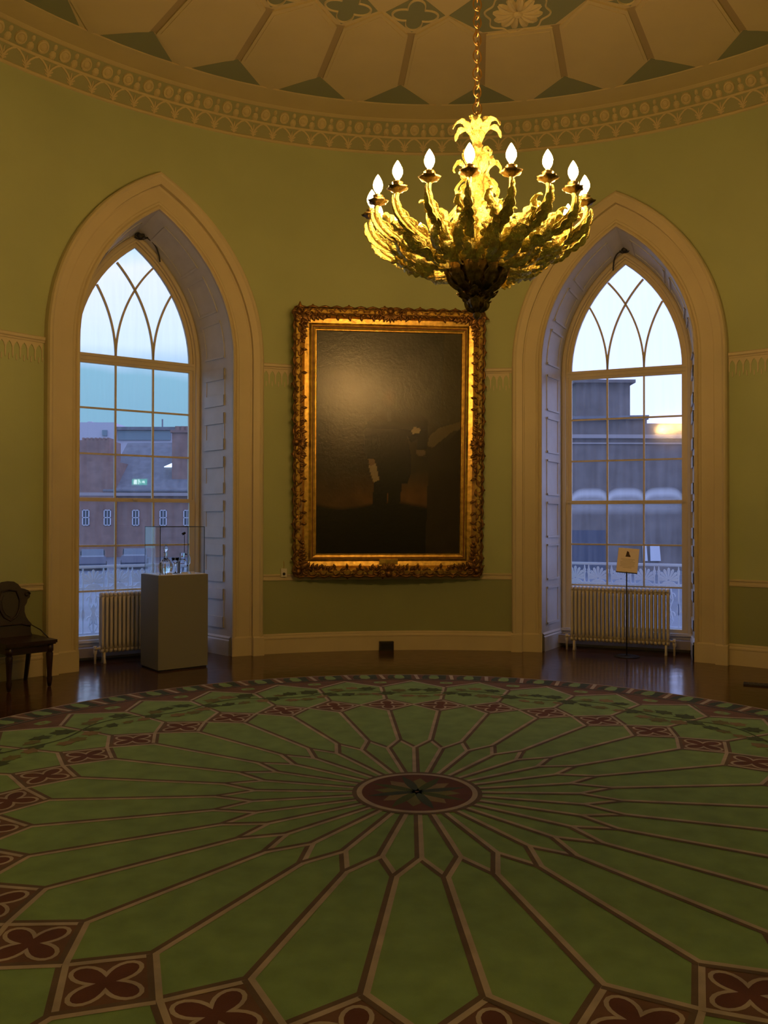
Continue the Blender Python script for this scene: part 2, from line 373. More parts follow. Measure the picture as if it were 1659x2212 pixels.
for k in range(NF):
    t = 2 * pi * k / NF
    if t > pi: t -= 2 * pi
    if not rad(-72) < t < rad(68): continue
    # roundel
    rows = []
    for rr_, hh in ((.062, 0), (.058, .018), (.044, .022), (.036, .014), (.022, .024), (0.004, .028)):
        rows.append([zone(t, rr_ * .95 * cos(2 * pi * j / 12), .5 + rr_ * 1.15 * sin(2 * pi * j / 12) / .216, hh, 1) for j in range(12)])
    ids = b.grid(rows, closed_v=True); b.face(ids[-1])
    # small urn between two roundels
    def blob(u, v, ru, rv, h):
        rows = [[zone(t, u + q * ru * cos(2 * pi * j / 8), v + q * rv * sin(2 * pi * j / 8), h * (1 - q * q), 1) for j in range(8)] for q in (1, .7, .1)]
        ids = b.grid(rows, closed_v=True); b.face(ids[-1])
    blob(HS, .28, .036, .24, .022); blob(HS, .68, .022, .16, .018); strip(b, t, [(HS - .03, .06), (HS + .03, .06)], .02, .012, 1)
    # arcade: pointed arch from stem to stem under the roundel, with little shoots
    for s_ in (-1, 1):
        strip(b, t, [(s_ * HS, .0), (s_ * HS * .97, .28), (s_ * HS * .72, .6), (s_ * HS * .35, .85), (0, .97)], .017, .011, 0)
        strip(b, t, [(s_ * HS * .98, .2), (s_ * HS * .62, .42)], .012, .009, 0)
        strip(b, t, [(s_ * HS * .98, .42), (s_ * HS * 1.0, .8)], .01, .009, 0)
        strip(b, t, [(s_ * HS * .99, .10), (s_ * HS * .72, .2)], .012, .009, 0)
tag(b.build('trim_3', [M['cream_ceiling'], M['frieze_ground']]), kind='structure')

# ---------------------------------------------------------------- ceiling
b = MB(); b.smooth = False
TH0 = .189; NC = 32; DT = 2 * pi / NC
def cp(k, r_, z=ZC): t = TH0 + k * DT; return Vector((CX - r_ * sin(t), CY + r_ * cos(t), z))
b.cur = 0; n = 160
b.poly([(CX + (RTOP - .04) * cos(2 * pi * k / n), CY + (RTOP - .04) * sin(2 * pi * k / n), ZC + .012) for k in range(n)])
# plain ring
def ann(r0, r1, z0, z1, n=160): b.grid([[Vector((CX + r_ * cos(2 * pi * i / n), CY + r_ * sin(2 * pi * i / n), z)) for r_, z in ((r1, z1), (r0, z0))] for i in range(n + 1)])
ann(4.895, RTOP - .05, ZC - .002, ZC - .004); ann(4.895, 4.8951, ZC - .002, ZC + .012)
C1, C2, C3, C4, C5 = 4.885, 4.50, 3.53, 3.23, 2.94
def slab(pts, z0, z1, mi):
    b.cur = mi; n_ = len(pts); a = [b.vert((p.x, p.y, z0)) for p in pts]; c = [b.vert((p.x, p.y, z1)) for p in pts]
    b.face(c)
    for i in range(n_): b.face((a[i], a[(i + 1) % n_], c[(i + 1) % n_], c[i]))
def inset(pts, d):
    c = sum((Vector((p.x, p.y)) for p in pts), Vector((0, 0))) / len(pts); out = []
    for p in pts:
        q = Vector((p.x, p.y)) - c; q = c + q * (1 - d / q.length); out.append(Vector((q.x, q.y, 0)))
    return out
FLOWERS = (-2, 6, 14, 22)
for k in range(NC):
    fl = k in FLOWERS or (k - 32) in FLOWERS
    # triangle in sage paint between two hexagon tips
    slab([cp(k + .5, C2 - .01), cp(k + .11, C1 + .004), cp(k + .35, C1 + .012), cp(k + .65, C1 + .012), cp(k + .89, C1 + .004)], ZC + .011, ZC + .009, 1)
    # groove along the radial sides, recess shade painted in as darker cream
    g0, g1 = cp(k + .5, C2 + .0), cp(k + .5, C3); e = (cp(k + .56, 4) - cp(k + .44, 4)).normalized() * .052
    slab([g0 + e, g1 + e * .9, g1 - e * .9, g0 - e], ZC + .011, ZC + .010, 2)
    # hexagonal cream panel standing proud
    hexa = [cp(k, C1 + .02), cp(k + .46, C2 + .0), cp(k + .452, C3 + .02)] + ([] if fl else [cp(k, C4 + .0)]) + [cp(k - .452, C3 + .02), cp(k - .46, C2 + .0)]
    slab(hexa, ZC + .012, ZC - .006, 0); slab(inset(hexa, .05), ZC - .006, ZC - .012, 0)
    if not fl:
        pass
    fd = any(abs(((k + .5) - f_ + 16) % 32 - 16) < 1 for f_ in FLOWERS)
    if not fd:
        d_ = [cp(k + .5, C3 - .02), cp(k + .94, C4), cp(k + .5, C5), cp(k + .06, C4)]
        slab(d_, ZC + .011, ZC + .008, 1)
        c = cp(k + .5, (C3 + C5) / 2); t = TH0 + (k + .5) * DT; er = Vector((-sin(t), cos(t), 0)); et = Vector((cos(t), sin(t), 0))
        pts = []
        for j in range(64):
            ph = 2 * pi * j / 64; q = .115 + .105 * abs(cos(2 * ph)) ** 1.3
            pts.append(c + er * (q * cos(ph) * 1.05) + et * (q * sin(ph) * .98))
        b.cur = 0
        rows = []
        for j in range(64):
            p = pts[j]; d = (p - c).normalized() * .011
            rows.append([Vector((*(p - d).xy, ZC + .010)), Vector((*(p - d * .5).xy, ZC - .006)), Vector((*(p + d * .5).xy, ZC - .006)), Vector((*(p + d).xy, ZC + .010))])
        b.grid(rows, closed_u=True)
for f_ in FLOWERS:
    slab([cp(f_ - 1.0, C4), cp(f_ - .5, C3 - .015), cp(f_ + .5, C3 - .015), cp(f_ + 1.0, C4), cp(f_ + .5, C5 - .05), cp(f_ - .5, C5 - .05)], ZC + .011, ZC + .008, 1)
    c = cp(f_, 3.25); b.cur = 0
    for j in range(12):
        a_ = 2 * pi * j / 12
        for lay in (0,):
            er = Vector((cos(a_), sin(a_), 0)); et = Vector((-sin(a_), cos(a_), 0)); rows = []
            for q, w, h in ((.045, .012, .02), (.09, .030, .032), (.15, .040, .036), (.20, .036, .026), (.232, .014, .01)):
                p = c + er * q; rows.append([Vector((*(p - et * w).xy, ZC + .008)), Vector((*(p - et * w * .6).xy, ZC + .008 - h)), Vector((*p.xy, ZC + .008 - h * .75)), Vector((*(p + et * w * .6).xy, ZC + .008 - h)), Vector((*(p + et * w).xy, ZC + .008))])
            b.grid(rows)
    b.ball((c.x, c.y, ZC - .01), .045, 12, (1, 1, .6))
    rows = []
    for j in range(96):
        ph = 2 * pi * j / 96; q = .285 + .022 * cos(8 * ph); p = c + Vector((cos(ph), sin(ph), 0)) * q; d = Vector((cos(ph), sin(ph), 0)) * .010
        rows.append([Vector((*(p - d).xy, ZC + .009)), Vector((*(p - d * .4).xy, ZC - .004)), Vector((*(p + d * .4).xy, ZC - .004)), Vector((*(p + d).xy, ZC + .009))])
    b.grid(rows, closed_u=True)
tag(b.build('ceiling', [M['cream_ceiling'], M['teal'], M['cream_groove']], fix=False), kind='structure')

# ---------------------------------------------------------------- windows
def arch_path(hw, n=14, zb=0, uoff=0, center=ARC_C, apex_cut=None):
    """left foot, left spring, apex, right spring, right foot (u, z)"""
    ra = hw + center; tm = math.acos(center / ra); pts = [(-hw, zb)] + [(-hw, zb + (ZS - zb) * i / 6) for i in range(1, 6)]
    for i in range(n + 1): t = tm * i / n; pts.append((-(ra * cos(t) - center), ZS + ra * sin(t)))
    return [(u + uoff, z) for u, z in pts] + [(-u + uoff, z) for u, z in reversed(pts[:-1])]
def wallpt(u, z, n): th = u / R; return Vector(((R - n) * sin(th), (R - n) * cos(th) - R, z))
def planept(u, z, D): return Vector((u, D, z))
def planar_sweep(b, prof, zb, uoff, n=14):
    """prof: list of (half width, depth) pairs forming an open/closed section"""
    rows = [[planept(u, z, D) for u, z in arch_path(hw, n, zb, uoff)] for hw, D in prof]
    ids = b.grid(rows, closed_u=True)
    b.face([r_[0] for r_ in ids]); b.face([r_[-1] for r_ in reversed(ids)])
ROWS = [.255, .755, 1.26, 1.78, 2.295, 2.81, 3.335]
def make_window(num, key):
    a, uo = WIN[key]
    root = empty('window_%d' % num, (CX + R * sin(a), CY + R * cos(a), 0), -a, kind='structure')
    # casing (architrave) following the curve of the wall: section in (distance outward from the opening, projection)
    prof = [(0, 0), (0, .045), (.012, .052), (.03, .045), (.042, .03), (.05, .038), (.062, .04), (.075, .032), (.20, .032), (.212, .036), (.224, .036), (.226, .092),
            (.30, .094), (.318, .104), (.338, .098), (.352, .075), (.355, 0)]
    b = MB(); rows = []
    for d, n_ in prof: rows.append([wallpt(u, z, n_ ) for u, z in arch_path(HWI + d, 18)])
    b.grid(rows)
    b.build('architrave', M['cream'], root)
    b = MB()
    for s_ in (-1, 1):
        for u0, u1, n_ in ((.0, .232, .05), (.232, .36, .108)):
            q = []
            for zz in (0, .205, .22):
                nn = n_ + (.0 if zz < .21 else -.012)
                q.append([wallpt(s_ * (HWI + u), zz, w) for u, w in ((u0 - (.004 if u0 == 0 else 0), -.02), (u0 - (.004 if u0 == 0 else 0), nn), ((u0 + u1) / 2, nn), (u1, nn), (u1, -.01))])
            ids = b.grid(q); b.face(ids[-1])
    b.build('plinth_block', M['cream'], root)
    # splayed reveal lined with panelled shutters
    A = arch_path(HWI, 18); Bp = arch_path(HWF, 18, 0, uo)
    def loft(i, s_, h=0):
        """i: float index along path, s_: 0 at the wall face, 1 at the window, h: relief"""
        i0 = min(int(i), len(A) - 2); f_ = i - i0
        def ev(i_, s__):
            (u0, z0), (u1, z1) = A[i_], Bp[i_]; p, q = wallpt(u0, z0, 0), planept(u1, z1 if z1 > .01 else z1, DEPTH); return p.lerp(q, s__)
        p = ev(i0, s_).lerp(ev(i0 + 1, s_), f_)
        if h:
            e1 = ev(i0 + 1, s_) - ev(i0, s_); e2 = ev(i0, 1) - ev(i0, 0); nn = e1.cross(e2).normalized()
            c = Vector((uo, .3, min(p.z, 3.2)));
            if nn.dot(c - p) < 0: nn = -nn
            p = p + nn * h
        return p
    b = MB(); rows = [[loft(min(i, len(A) - 1 - 1e-6), s_) for s_ in (0, .25, .5, .75, 1)] for i in range(len(A))]
    b.grid(rows); b.build('reveal_lining', M['white_paint'], root)
    # panel mouldings
    npth = len(A); isp = 6; iap = isp + 18
    def idx_of_z(z): return z / ZS * 6
    b = MB()
    def frame_panel(i0, i1, s0=.22, s1=.80):
        w_s = .045; m = 6
        for (ia, ib, sa, sb) in ((i0, i1, s0, s0 + w_s), (i0, i1, s1 - w_s, s1)):
            rows = [[loft(ia + (ib - ia) * j / m, q, h) for q, h in ((sa, .0), (sa, .007), (sb, .007), (sb, 0))] for j in range(m + 1)]; b.grid(rows)
        wi = (.022 / ZS * 6) if i1 <= isp else .22
        for (ia, ib) in ((i0, i0 + wi), (i1 - wi, i1)):
            rows = [[loft(q, s0 + (s1 - s0) * j / 4, h) for q, h in ((ia, 0), (ia, .018), (ib, .018), (ib, 0))] for j in range(5)]; b.grid(rows)
    zp = [(.31, .76), (.84, 1.27), (1.35, 1.78), (1.86, 2.29), (2.37, 2.80), (2.88, 3.31)]
    for z0, z1 in zp:
        i0, i1 = idx_of_z(z0), idx_of_z(z1); frame_panel(i0, i1); frame_panel(npth - 1 - i1, npth - 1 - i0)
    for i0, i1 in ((isp + .35, isp + 4.6), (isp + 5.6, isp + 9.8), (isp + 10.8, isp + 16.4)):
        frame_panel(i0, i1); frame_panel(npth - 1 - i1, npth - 1 - i0)
    b.build('shutter_panel', M['white_paint'], root)
    # skirting in the recess
    b = MB()
    for s_ in (0, npth - 1):
        g = 0 if s_ == 0 else npth - 1; sg = 1 if s_ == 0 else -1
        zz = [(0, .028), (.17, .028), (.185, .02), (.20, .022), (.215, .006), (.22, 0)]
        rows = []
        for z, h in zz: rows.append([loft(min(max(g + sg * idx_of_z(z), 0), npth - 1 - 1e-6), q, h) for q in (0.02, .5, 1)])
        b.grid(rows)
    b.box((uo, DEPTH - .02, .095), (HWF * 2, .06, .19)); b.box((uo, DEPTH - .035, .205), (HWF * 2, .10, .03))
    b.build('recess_skirting', M['white_paint'], root)
    # fixed frame
    b = MB(); planar_sweep(b, [(HWF, DEPTH - .03), (HWF - .02, DEPTH - .045), (HWF - .045, DEPTH - .03), (HWF - .05, DEPTH + .0), (HWF - .07, DEPTH + .0), (HWF - .075, DEPTH + .09), (HWF + .02, DEPTH + .09)], .19, uo)
    b.build('window_frame', M['cream'], root)
    gm = M['glass_' + key]; G = DEPTH + .045
    # fanlight
    b = MB(); ring_ = [(HWF - .07, G - .02), (HWF - .112, G - .02), (HWF - .115, G + .02), (HWF - .07, G + .02)]
    rows = [[planept(u, z, D) for u, z in arch_path(hw, 14, 3.30, uo)] for hw, D in ring_]; b.grid(rows, closed_u=True)
    b.box((uo, G - .005, 3.38), (HWF * 2 - .13, .07, .075)); b.box((uo, G - .045, 3.40), (HWF * 2 - .13, .03, .03))
    RA = .65 + ARC_C
    for sg in (-1, 1):
        for shift in (.4333, .8667):
            cx = sg * (-ARC_C - shift); pts = []
            tm = 0
            for j in range(60):
                t = j * .02; u = cx + sg * RA * cos(t); z = ZS + RA * sin(t)
                if j and z > arch_top(u, .655): break
                pts.append((u + uo, z))
            w = .011; rows = []
            for j, (u, z) in enumerate(pts):
                e = Vector((u - uo - cx, 0, z - ZS)).normalized() * w; c = Vector((u, G, z))
                rows.append([c - e + Vector((0, -.014, 0)), c + e + Vector((0, -.014, 0)), c + e + Vector((0, .014, 0)), c - e + Vector((0, .014, 0))])
            b.grid(rows, closed_v=True)
    f_ = b.build('fanlight', M['cream'], root)
    b = MB(); pth = arch_path(.652, 14, 3.41, uo); b.poly([planept(u, z, G) for u, z in pth]); b.build('glass', gm, f_)
    # two sliding sashes, three panes wide and three high
    for name, r0, r1, dy in (('upper_sash', 3, 6, 0), ('lower_sash', 0, 3, -.03)):
        b = MB(); z0, z1 = ROWS[r0], ROWS[r1]; g = G + dy
        for s_ in (-1, 1): b.box((uo + s_ * .673, g, (z0 + z1) / 2), (.046, .038, z1 - z0))
        b.box((uo, g, z0 + (-.022 if r0 == 0 else .004)), (1.39, .038, .05 if r0 == 0 else .036)); b.box((uo, g, z1 - .004), (1.39, .038, .036))
        for s_ in (-1, 1): b.box((uo + s_ * .2167, g, (z0 + z1) / 2), (.020, .030, z1 - z0))
        for r_ in range(r0 + 1, r1): b.box((uo, g, ROWS[r_]), (1.31, .028, .020))
        if r0 == 0:
            b.box((uo, g - .03, z1), (.05, .03, .02)); b.ball((uo - .3, g - .035, z0 + .02), .012, 8); b.ball((uo + .3, g - .035, z0 + .02), .012, 8)
        f_ = b.build(name, M['cream'], root)
        b = MB(); tl_ = .050 if key == 'R' else 0                     # old panes sit a little askew in the putty
        for c_ in range(3):
            for r_ in range(r0, r1):
                ua, ub = -.65 + c_ * .4333, -.65 + (c_ + 1) * .4333; um = (ua + ub) / 2
                b.poly([planept(uo + u, z, g - (u - um) * tl_) for u, z in ((ua, ROWS[r_]), (ub, ROWS[r_]), (ub, ROWS[r_ + 1]), (ua, ROWS[r_ + 1]))])
        b.build('glass', gm, f_, fix=False)
    return root
w1 = make_window(1, 'L'); w2 = make_window(2, 'R')
def local(key):                                   # matrix of a window's own axes
    a, uo = WIN[key]; return Matrix.Translation((CX + R * sin(a), CY + R * cos(a), 0)) @ Matrix.Rotation(-a, 4, 'Z')

# ---------------------------------------------------------------- rug
RGX, RGY = .1901, 4.7243
rug = empty('round_rug', (RGX, RGY, 0), 0, label='large round green rug with radiating spokes and dark red diamonds on the floorboards', cat='rug')
RM_ = ['r_green', 'r_light', 'r_dark', 'r_red', 'r_brown', 'r_teal', 'r_leaf', 'r_olive', 'r_tan', 'r_black']
RI = {k: i for i, k in enumerate(RM_)}
b = MB(); T0 = .0700; D32 = 2 * pi / 32
def rp(k, r_): t = T0 + k * D32; return Vector((-r_ * sin(t), r_ * cos(t), 0))
def flat(pts, m, z): b.cur = RI[m]; b.poly([(p.x, p.y, z) for p in pts])
n = 192
def disc(r_, m, z): flat([Vector((r_ * cos(2 * pi * k / n), r_ * sin(2 * pi * k / n), 0)) for k in range(n)], m, z)
def annulus(r0, r1, m, z):
    b.cur = RI[m]; b.grid([[Vector((r_ * cos(2 * pi * i / n), r_ * sin(2 * pi * i / n), z)) for r_ in (r0, r1)] for i in range(n + 1)])
def ribbon(pts, w0, w1, m, z, closed=False):
    """a band between sideways offsets w0 and w1 (left of travel positive)"""
    b.cur = RI[m]; N = len(pts); rows = []
    for i, p in enumerate(pts):
        if closed: d0, d1 = (p - pts[i - 1]), (pts[(i + 1) % N] - p)
        else: d0 = p - pts[i - 1] if i else pts[1] - p; d1 = pts[i + 1] - p if i < N - 1 else d0
        d0, d1 = d0.normalized(), d1.normalized(); t = (d0 + d1).normalized(); nn = Vector((-t.y, t.x, 0)) / max(.5, t.dot(d0))
        rows.append([Vector((*(p + nn * w0).xy, z)), Vector((*(p + nn * w1).xy, z))])
    b.grid(rows, closed_u=closed)
Z = .0125
b.cur = RI['r_brown']; b.grid([[Vector((3.60 * cos(2 * pi * i / n), 3.60 * sin(2 * pi * i / n), z)) for z in (0, Z)] for i in range(n + 1)])
disc(3.60, 'r_green', Z)
LW = .023
annulus(3.335, 3.60, 'r_light', Z + .0004)
annulus(3.35, 3.585, 'r_brown', Z + .0008)
annulus(3.318, 3.342, 'r_black', Z + .0012); annulus(3.272, 3.318, 'r_brown', Z + .0008); annulus(3.352, 3.36, 'r_black', Z + .0012)
R1, R2, R3, RS, R5, R6, R7 = .925, 1.13, 2.03, 2.245, 2.46, 2.985, 3.275
for k in range(32):
    # border: dark leaf, pale leaf, dark leaf, then a slanting ribbon, twice per spoke
    for j in (0, .5):
        def bp(a_, r_): return rp(k + j + a_, r_)
        flat([bp(.02, 3.37), bp(.12, 3.36), bp(.17, 3.46), bp(.13, 3.57), bp(.03, 3.58)], 'r_teal', Z + .0012)
        flat([bp(.12, 3.41), bp(.18, 3.37), bp(.26, 3.39), bp(.27, 3.49), bp(.24, 3.57), bp(.16, 3.56), bp(.13, 3.48)], 'r_green', Z + .0015)
        flat([bp(.26, 3.38), bp(.36, 3.37), bp(.37, 3.47), bp(.33, 3.57), bp(.26, 3.55), bp(.29, 3.47)], 'r_teal', Z + .0012)
        flat([bp(.40, 3.36), bp(.45, 3.36), bp(.49, 3.58), bp(.44, 3.58)], 'r_light', Z + .0012)
    # rust triangles against the border
    tri = [rp(k, R6 + .02)] + [rp(k + q, R7 + .01 - .0 * q) for q in (.46, .3, .15, 0, -.15, -.3, -.46)]
    flat(tri, 'r_brown', Z + .0004)
    flat([rp(k + .13 * cos(a_ * pi / 4) * (1 if a_ % 2 else .75), 3.19 + .05 * sin(a_ * pi / 4)) for a_ in range(8)], 'r_green', Z + .0012)
    flat([rp(k + .035 * cos(a_ * pi / 3), 3.19 + .02 * sin(a_ * pi / 3)) for a_ in range(6)], 'r_tan', Z + .0016)
    # red diamond
    dia = [rp(k, R3), rp(k + .5, RS), rp(k, R5), rp(k - .5, RS)]
    flat(dia, 'r_brown', Z + .0003)
    c = rp(k, RS - .004); t = T0 + k * D32; er = Vector((-sin(t), cos(t), 0)); et = Vector((-cos(t), -sin(t), 0))
    q4 = []
    for j in range(48):
        ph = 2 * pi * j / 48; cc_ = cos(2 * ph); q = .047 + .098 * abs(cc_) ** 1.15 if True else 0
        if abs(cos(2 * ph)) < 0: q = .05
        q4.append(c + er * (q * cos(ph)) + et * (q * sin(ph) * 1.04))
    flat(q4, 'r_red', Z + .0007)
    ribbon(q4, -.008, .008, 'r_light', Z + .0010, closed=True)
def line(pts, z=Z + .0014):
    ribbon(pts, 0, LW, 'r_light', z); ribbon(pts, -LW * .95, 0, 'r_dark', z)
for k in range(32):
    line([rp(k + .5, .35), rp(k + .5, R1)])
    line([rp(k + .5, R1 - .004), rp(k, R2)], Z + .0013); line([rp(k - .5, R1 - .004), rp(k, R2)], Z + .0012)
    line([rp(k, R2 - .006), rp(k, R3)])
    line([rp(k, R3), rp(k + .5, RS)], Z + .0015); line([rp(k, R3), rp(k - .5, RS)], Z + .00135)
    line([rp(k + .5, RS), rp(k, R5)], Z + .00125); line([rp(k - .5, RS), rp(k, R5)], Z + .00115)
    line([rp(k, R5), rp(k, R6)]); line([rp(k, R6), rp(k + .5, R7 - .01)], Z + .0013); line([rp(k, R6), rp(k - .5, R7 - .01)], Z + .0012)
# vine garland
rv = []
for j in range(32 * 10):
    k = j / 10; rv.append(rp(k, 2.76 + .075 * sin(k * pi)))
ribbon(rv, -.009, .009, 'r_leaf', Z + .0019, closed=True)
def rleaf(c, ang, s_, m, asp=.8):
    pts = []
    for j, (q, w) in enumerate(((0, .0), (.25, .32), (.22, .55), (.5, .38), (.62, .5), (.75, .25), (1.0, 0), (.75, -.25), (.62, -.5), (.5, -.38), (.22, -.55), (.25, -.32))):
        p = Vector((q - .4, w * asp, 0)) * s_; p.rotate(Matrix.Rotation(ang, 3, 'Z')); pts.append(c + p)
    flat(pts, m, Z + .0022 + .0001 * random.random())
rnd = random.Random(3)
for k in range(32):
    base = T0 + k * D32
    # the leaves turn along the garland
    for da, dr, s_, m in ((.22, .12, .19, 'r_leaf'), (.50, .14, .16, 'r_leaf' if k % 2 else 'r_tan'), (.72, .09, .15, 'r_olive'), (.36, -.13, .15, 'r_olive'), (.62, -.12, .15, 'r_leaf' if k % 2 == 0 else 'r_tan'), (.92, -.05, .17, 'r_leaf'), (.08, -.11, .14, 'r_tan')):
        kk = k + da; c = rp(kk, 2.755 + dr + .05 * sin(kk * pi))
        rleaf(c, T0 + kk * D32 + (pi if rnd.random() < .5 else 0) + rnd.uniform(-.7, .7), s_ * rnd.uniform(.85, 1.15), m, rnd.uniform(.55, .9))
# centre medallion
disc(.368, 'r_dark', Z + .0022); annulus(.312, .342, 'r_light', Z + .0026); disc(.312, 'r_red', Z + .0024)
for j in range(8):
    a_ = T0 + j * pi / 4 + .2
    def mp_(r_, d): return Vector((-r_ * sin(a_ + d), r_ * cos(a_ + d), 0))
    flat([mp_(.02, -1), mp_(.12, -.28), mp_(.2, -.14), mp_(.295, 0), mp_(.2, .1), mp_(.12, .2), mp_(.02, 1)], 'r_leaf' if j % 2 else 'r_teal', Z + .0030)
    a_ += pi / 8
    flat([mp_(.03, -1), mp_(.1, -.35), mp_(.15, -.22), mp_(.17, -.26), mp_(.245, 0), mp_(.19, .2), mp_(.15, .16), mp_(.1, .3), mp_(.03, 1)], 'r_olive' if j % 2 else 'r_tan', Z + .0028)
b.build('woven_pile', [M[k] for k in RM_], rug, fix=False)

# ---------------------------------------------------------------- chandelier
CHX, CHY = .503, 4.50
ch = empty('chandelier', (CHX, CHY, 2.64), 0, label='gilded acanthus-leaf chandelier with eighteen lit candle bulbs hanging at the room centre', cat='chandelier')
ZB = 2.64                                                     # empty stands at the finial tip
def leaf_mesh(path, width, cup=.35, lobes=5, thick=.004, m=9, twist=0, side=0):
    """acanthus leaf: path = centre-line points (r, z) in the radial plane, width = half width; lobed edges, ribs, curled tip; built closed with real thickness"""
    b = MB(); b.smooth = True; N = len(path); n_ = lobes * 4
    # resample path
    P = [Vector((p[0], 0, p[1])) for p in path]; Ls = [0]
    for i in range(1, N): Ls.append(Ls[-1] + (P[i] - P[i - 1]).length)
    def ev(s_):
        q = s_ * Ls[-1]
        for i in range(1, N):
            if q <= Ls[i] + 1e-9: return P[i - 1].lerp(P[i], (q - Ls[i - 1]) / (Ls[i] - Ls[i - 1]))
        return P[-1]
    top = []; bot = []
    for i in range(n_ + 1):
        s_ = i / n_; c = ev(s_); t = (ev(min(1, s_ + .03)) - ev(max(0, s_ - .03))).normalized(); n0 = Vector((-t.z, 0, t.x)); tw = rad(twist) * (.35 + .65 * s_); wd = Vector((0, 1, 0)) * cos(tw) + n0 * sin(tw); nrm = n0 * cos(tw) - Vector((0, 1, 0)) * sin(tw); c = c + Vector((0, side * sin(pi * .5 * s_), 0))
        env = (sin(pi * min(1, (s_ * .92 + .08))) ** .6) * (1 - .35 * s_)
        lob = .58 + .42 * abs(sin(pi * s_ * lobes)); w = width * env * lob
        ra, rb = [], []
        for j in range(m):
            q = j / (m - 1) * 2 - 1
            sweep = t * (abs(q) * width * .55 * env)                       # lobes point towards the tip
            h = cup * width * (q * q) * env + .10 * width * cos(q * pi * 3) * env
            p = c + wd * (q * w) + nrm * h + sweep
            ra.append(p + nrm * thick / 2); rb.append(p - nrm * thick / 2)
        top.append(ra); bot.append(rb)
    # closed shell: loop round the section
    rows = [a_ + list(reversed(c_)) for a_, c_ in zip(top, bot)]
    ids = b.grid(rows, closed_v=True); b.face(ids[0]); b.face(list(reversed(ids[-1])))
    return b
def bez(pts, n=16):
    """Catmull-Rom through points"""
    P = [Vector((p[0], p[1], 0)) for p in pts]; P = [P[0] * 2 - P[1]] + P + [P[-1] * 2 - P[-2]]; out = []
    for i in range(1, len(P) - 2):
        for j in range(n):
            t = j / n; a, b_, c, d = P[i - 1], P[i], P[i + 1], P[i + 2]
            q = .5 * ((2 * b_) + (c - a) * t + (2 * a - 5 * b_ + 4 * c - d) * t * t + (3 * b_ - a - 3 * c + d) * t ** 3); out.append((q.x, q.y))
    out.append((P[-2].x, P[-2].y)); return out
def zl(z): return z - ZB
# stem
b = MB(); b.smooth = True
b.lathe([(.05, zl(2.98)), (.07, zl(3.02)), (.10, zl(3.06)), (.06, zl(3.10)), (.035, zl(3.16)), (.03, zl(3.22)), (.05, zl(3.27)), (.062, zl(3.31)), (.045, zl(3.36)), (.03, zl(3.40)), (.035, zl(3.44)), (.055, zl(3.49)), (.048, zl(3.54)), (.025, zl(3.58)), (.022, zl(3.63)), (.035, zl(3.67)), (.02, zl(3.70)), (.008, zl(3.72))], n=20, mod=lambda a_, z: 1 + .08 * cos(8 * a_))
b.build('stem', M['gold'], ch)
# bowl and drop finial
b = MB(); b.smooth = True
b.lathe([(.02, zl(2.775)), (.05, zl(2.785)), (.09, zl(2.81)), (.125, zl(2.85)), (.145, zl(2.90)), (.15, zl(2.935)), (.16, zl(2.95)), (.15, zl(2.965)), (.10, zl(2.97))], n=48, mod=lambda a_, z: 1 + .035 * cos(12 * a_ + z * 25))
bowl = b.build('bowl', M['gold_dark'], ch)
b = MB(); b.smooth = True
b.lathe([(.003, zl(2.64)), (.014, zl(2.65)), (.022, zl(2.665)), (.014, zl(2.68)), (.03, zl(2.695)), (.045, zl(2.715)), (.05, zl(2.735)), (.04, zl(2.75)), (.06, zl(2.765)), (.065, zl(2.775)), (.04, zl(2.785))], n=24, mod=lambda a_, z: 1 + .10 * cos(8 * a_))
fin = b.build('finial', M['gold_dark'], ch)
def ringleaves(proto, n_, a0, parent=ch, tilt=0):
    for i in range(n_):
        o = proto if i == 0 else proto.copy()
        if i: COL.objects.link(o); o.parent = parent
        o.rotation_euler = (0, 0, a0 + 2 * pi * i / n_)
def leafobj(name, path, width, m, parent=ch, **k):
    return leaf_mesh(path, width, **k).build(name, m, parent)
# leaves wrapping the bowl and finial (darker gilt)
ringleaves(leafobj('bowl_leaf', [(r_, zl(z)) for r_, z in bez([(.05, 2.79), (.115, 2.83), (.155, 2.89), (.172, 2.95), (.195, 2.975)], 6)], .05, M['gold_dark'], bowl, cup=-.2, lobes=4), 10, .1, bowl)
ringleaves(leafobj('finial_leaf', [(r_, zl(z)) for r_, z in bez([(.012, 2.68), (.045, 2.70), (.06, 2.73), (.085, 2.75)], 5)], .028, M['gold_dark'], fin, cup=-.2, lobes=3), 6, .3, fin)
ringleaves(leafobj('finial_leaf', [(r_, zl(z)) for r_, z in bez([(.03, 2.755), (.06, 2.765), (.09, 2.78), (.115, 2.80)], 5)], .036, M['gold_dark'], fin, cup=-.2, lobes=3), 7, .0, fin)
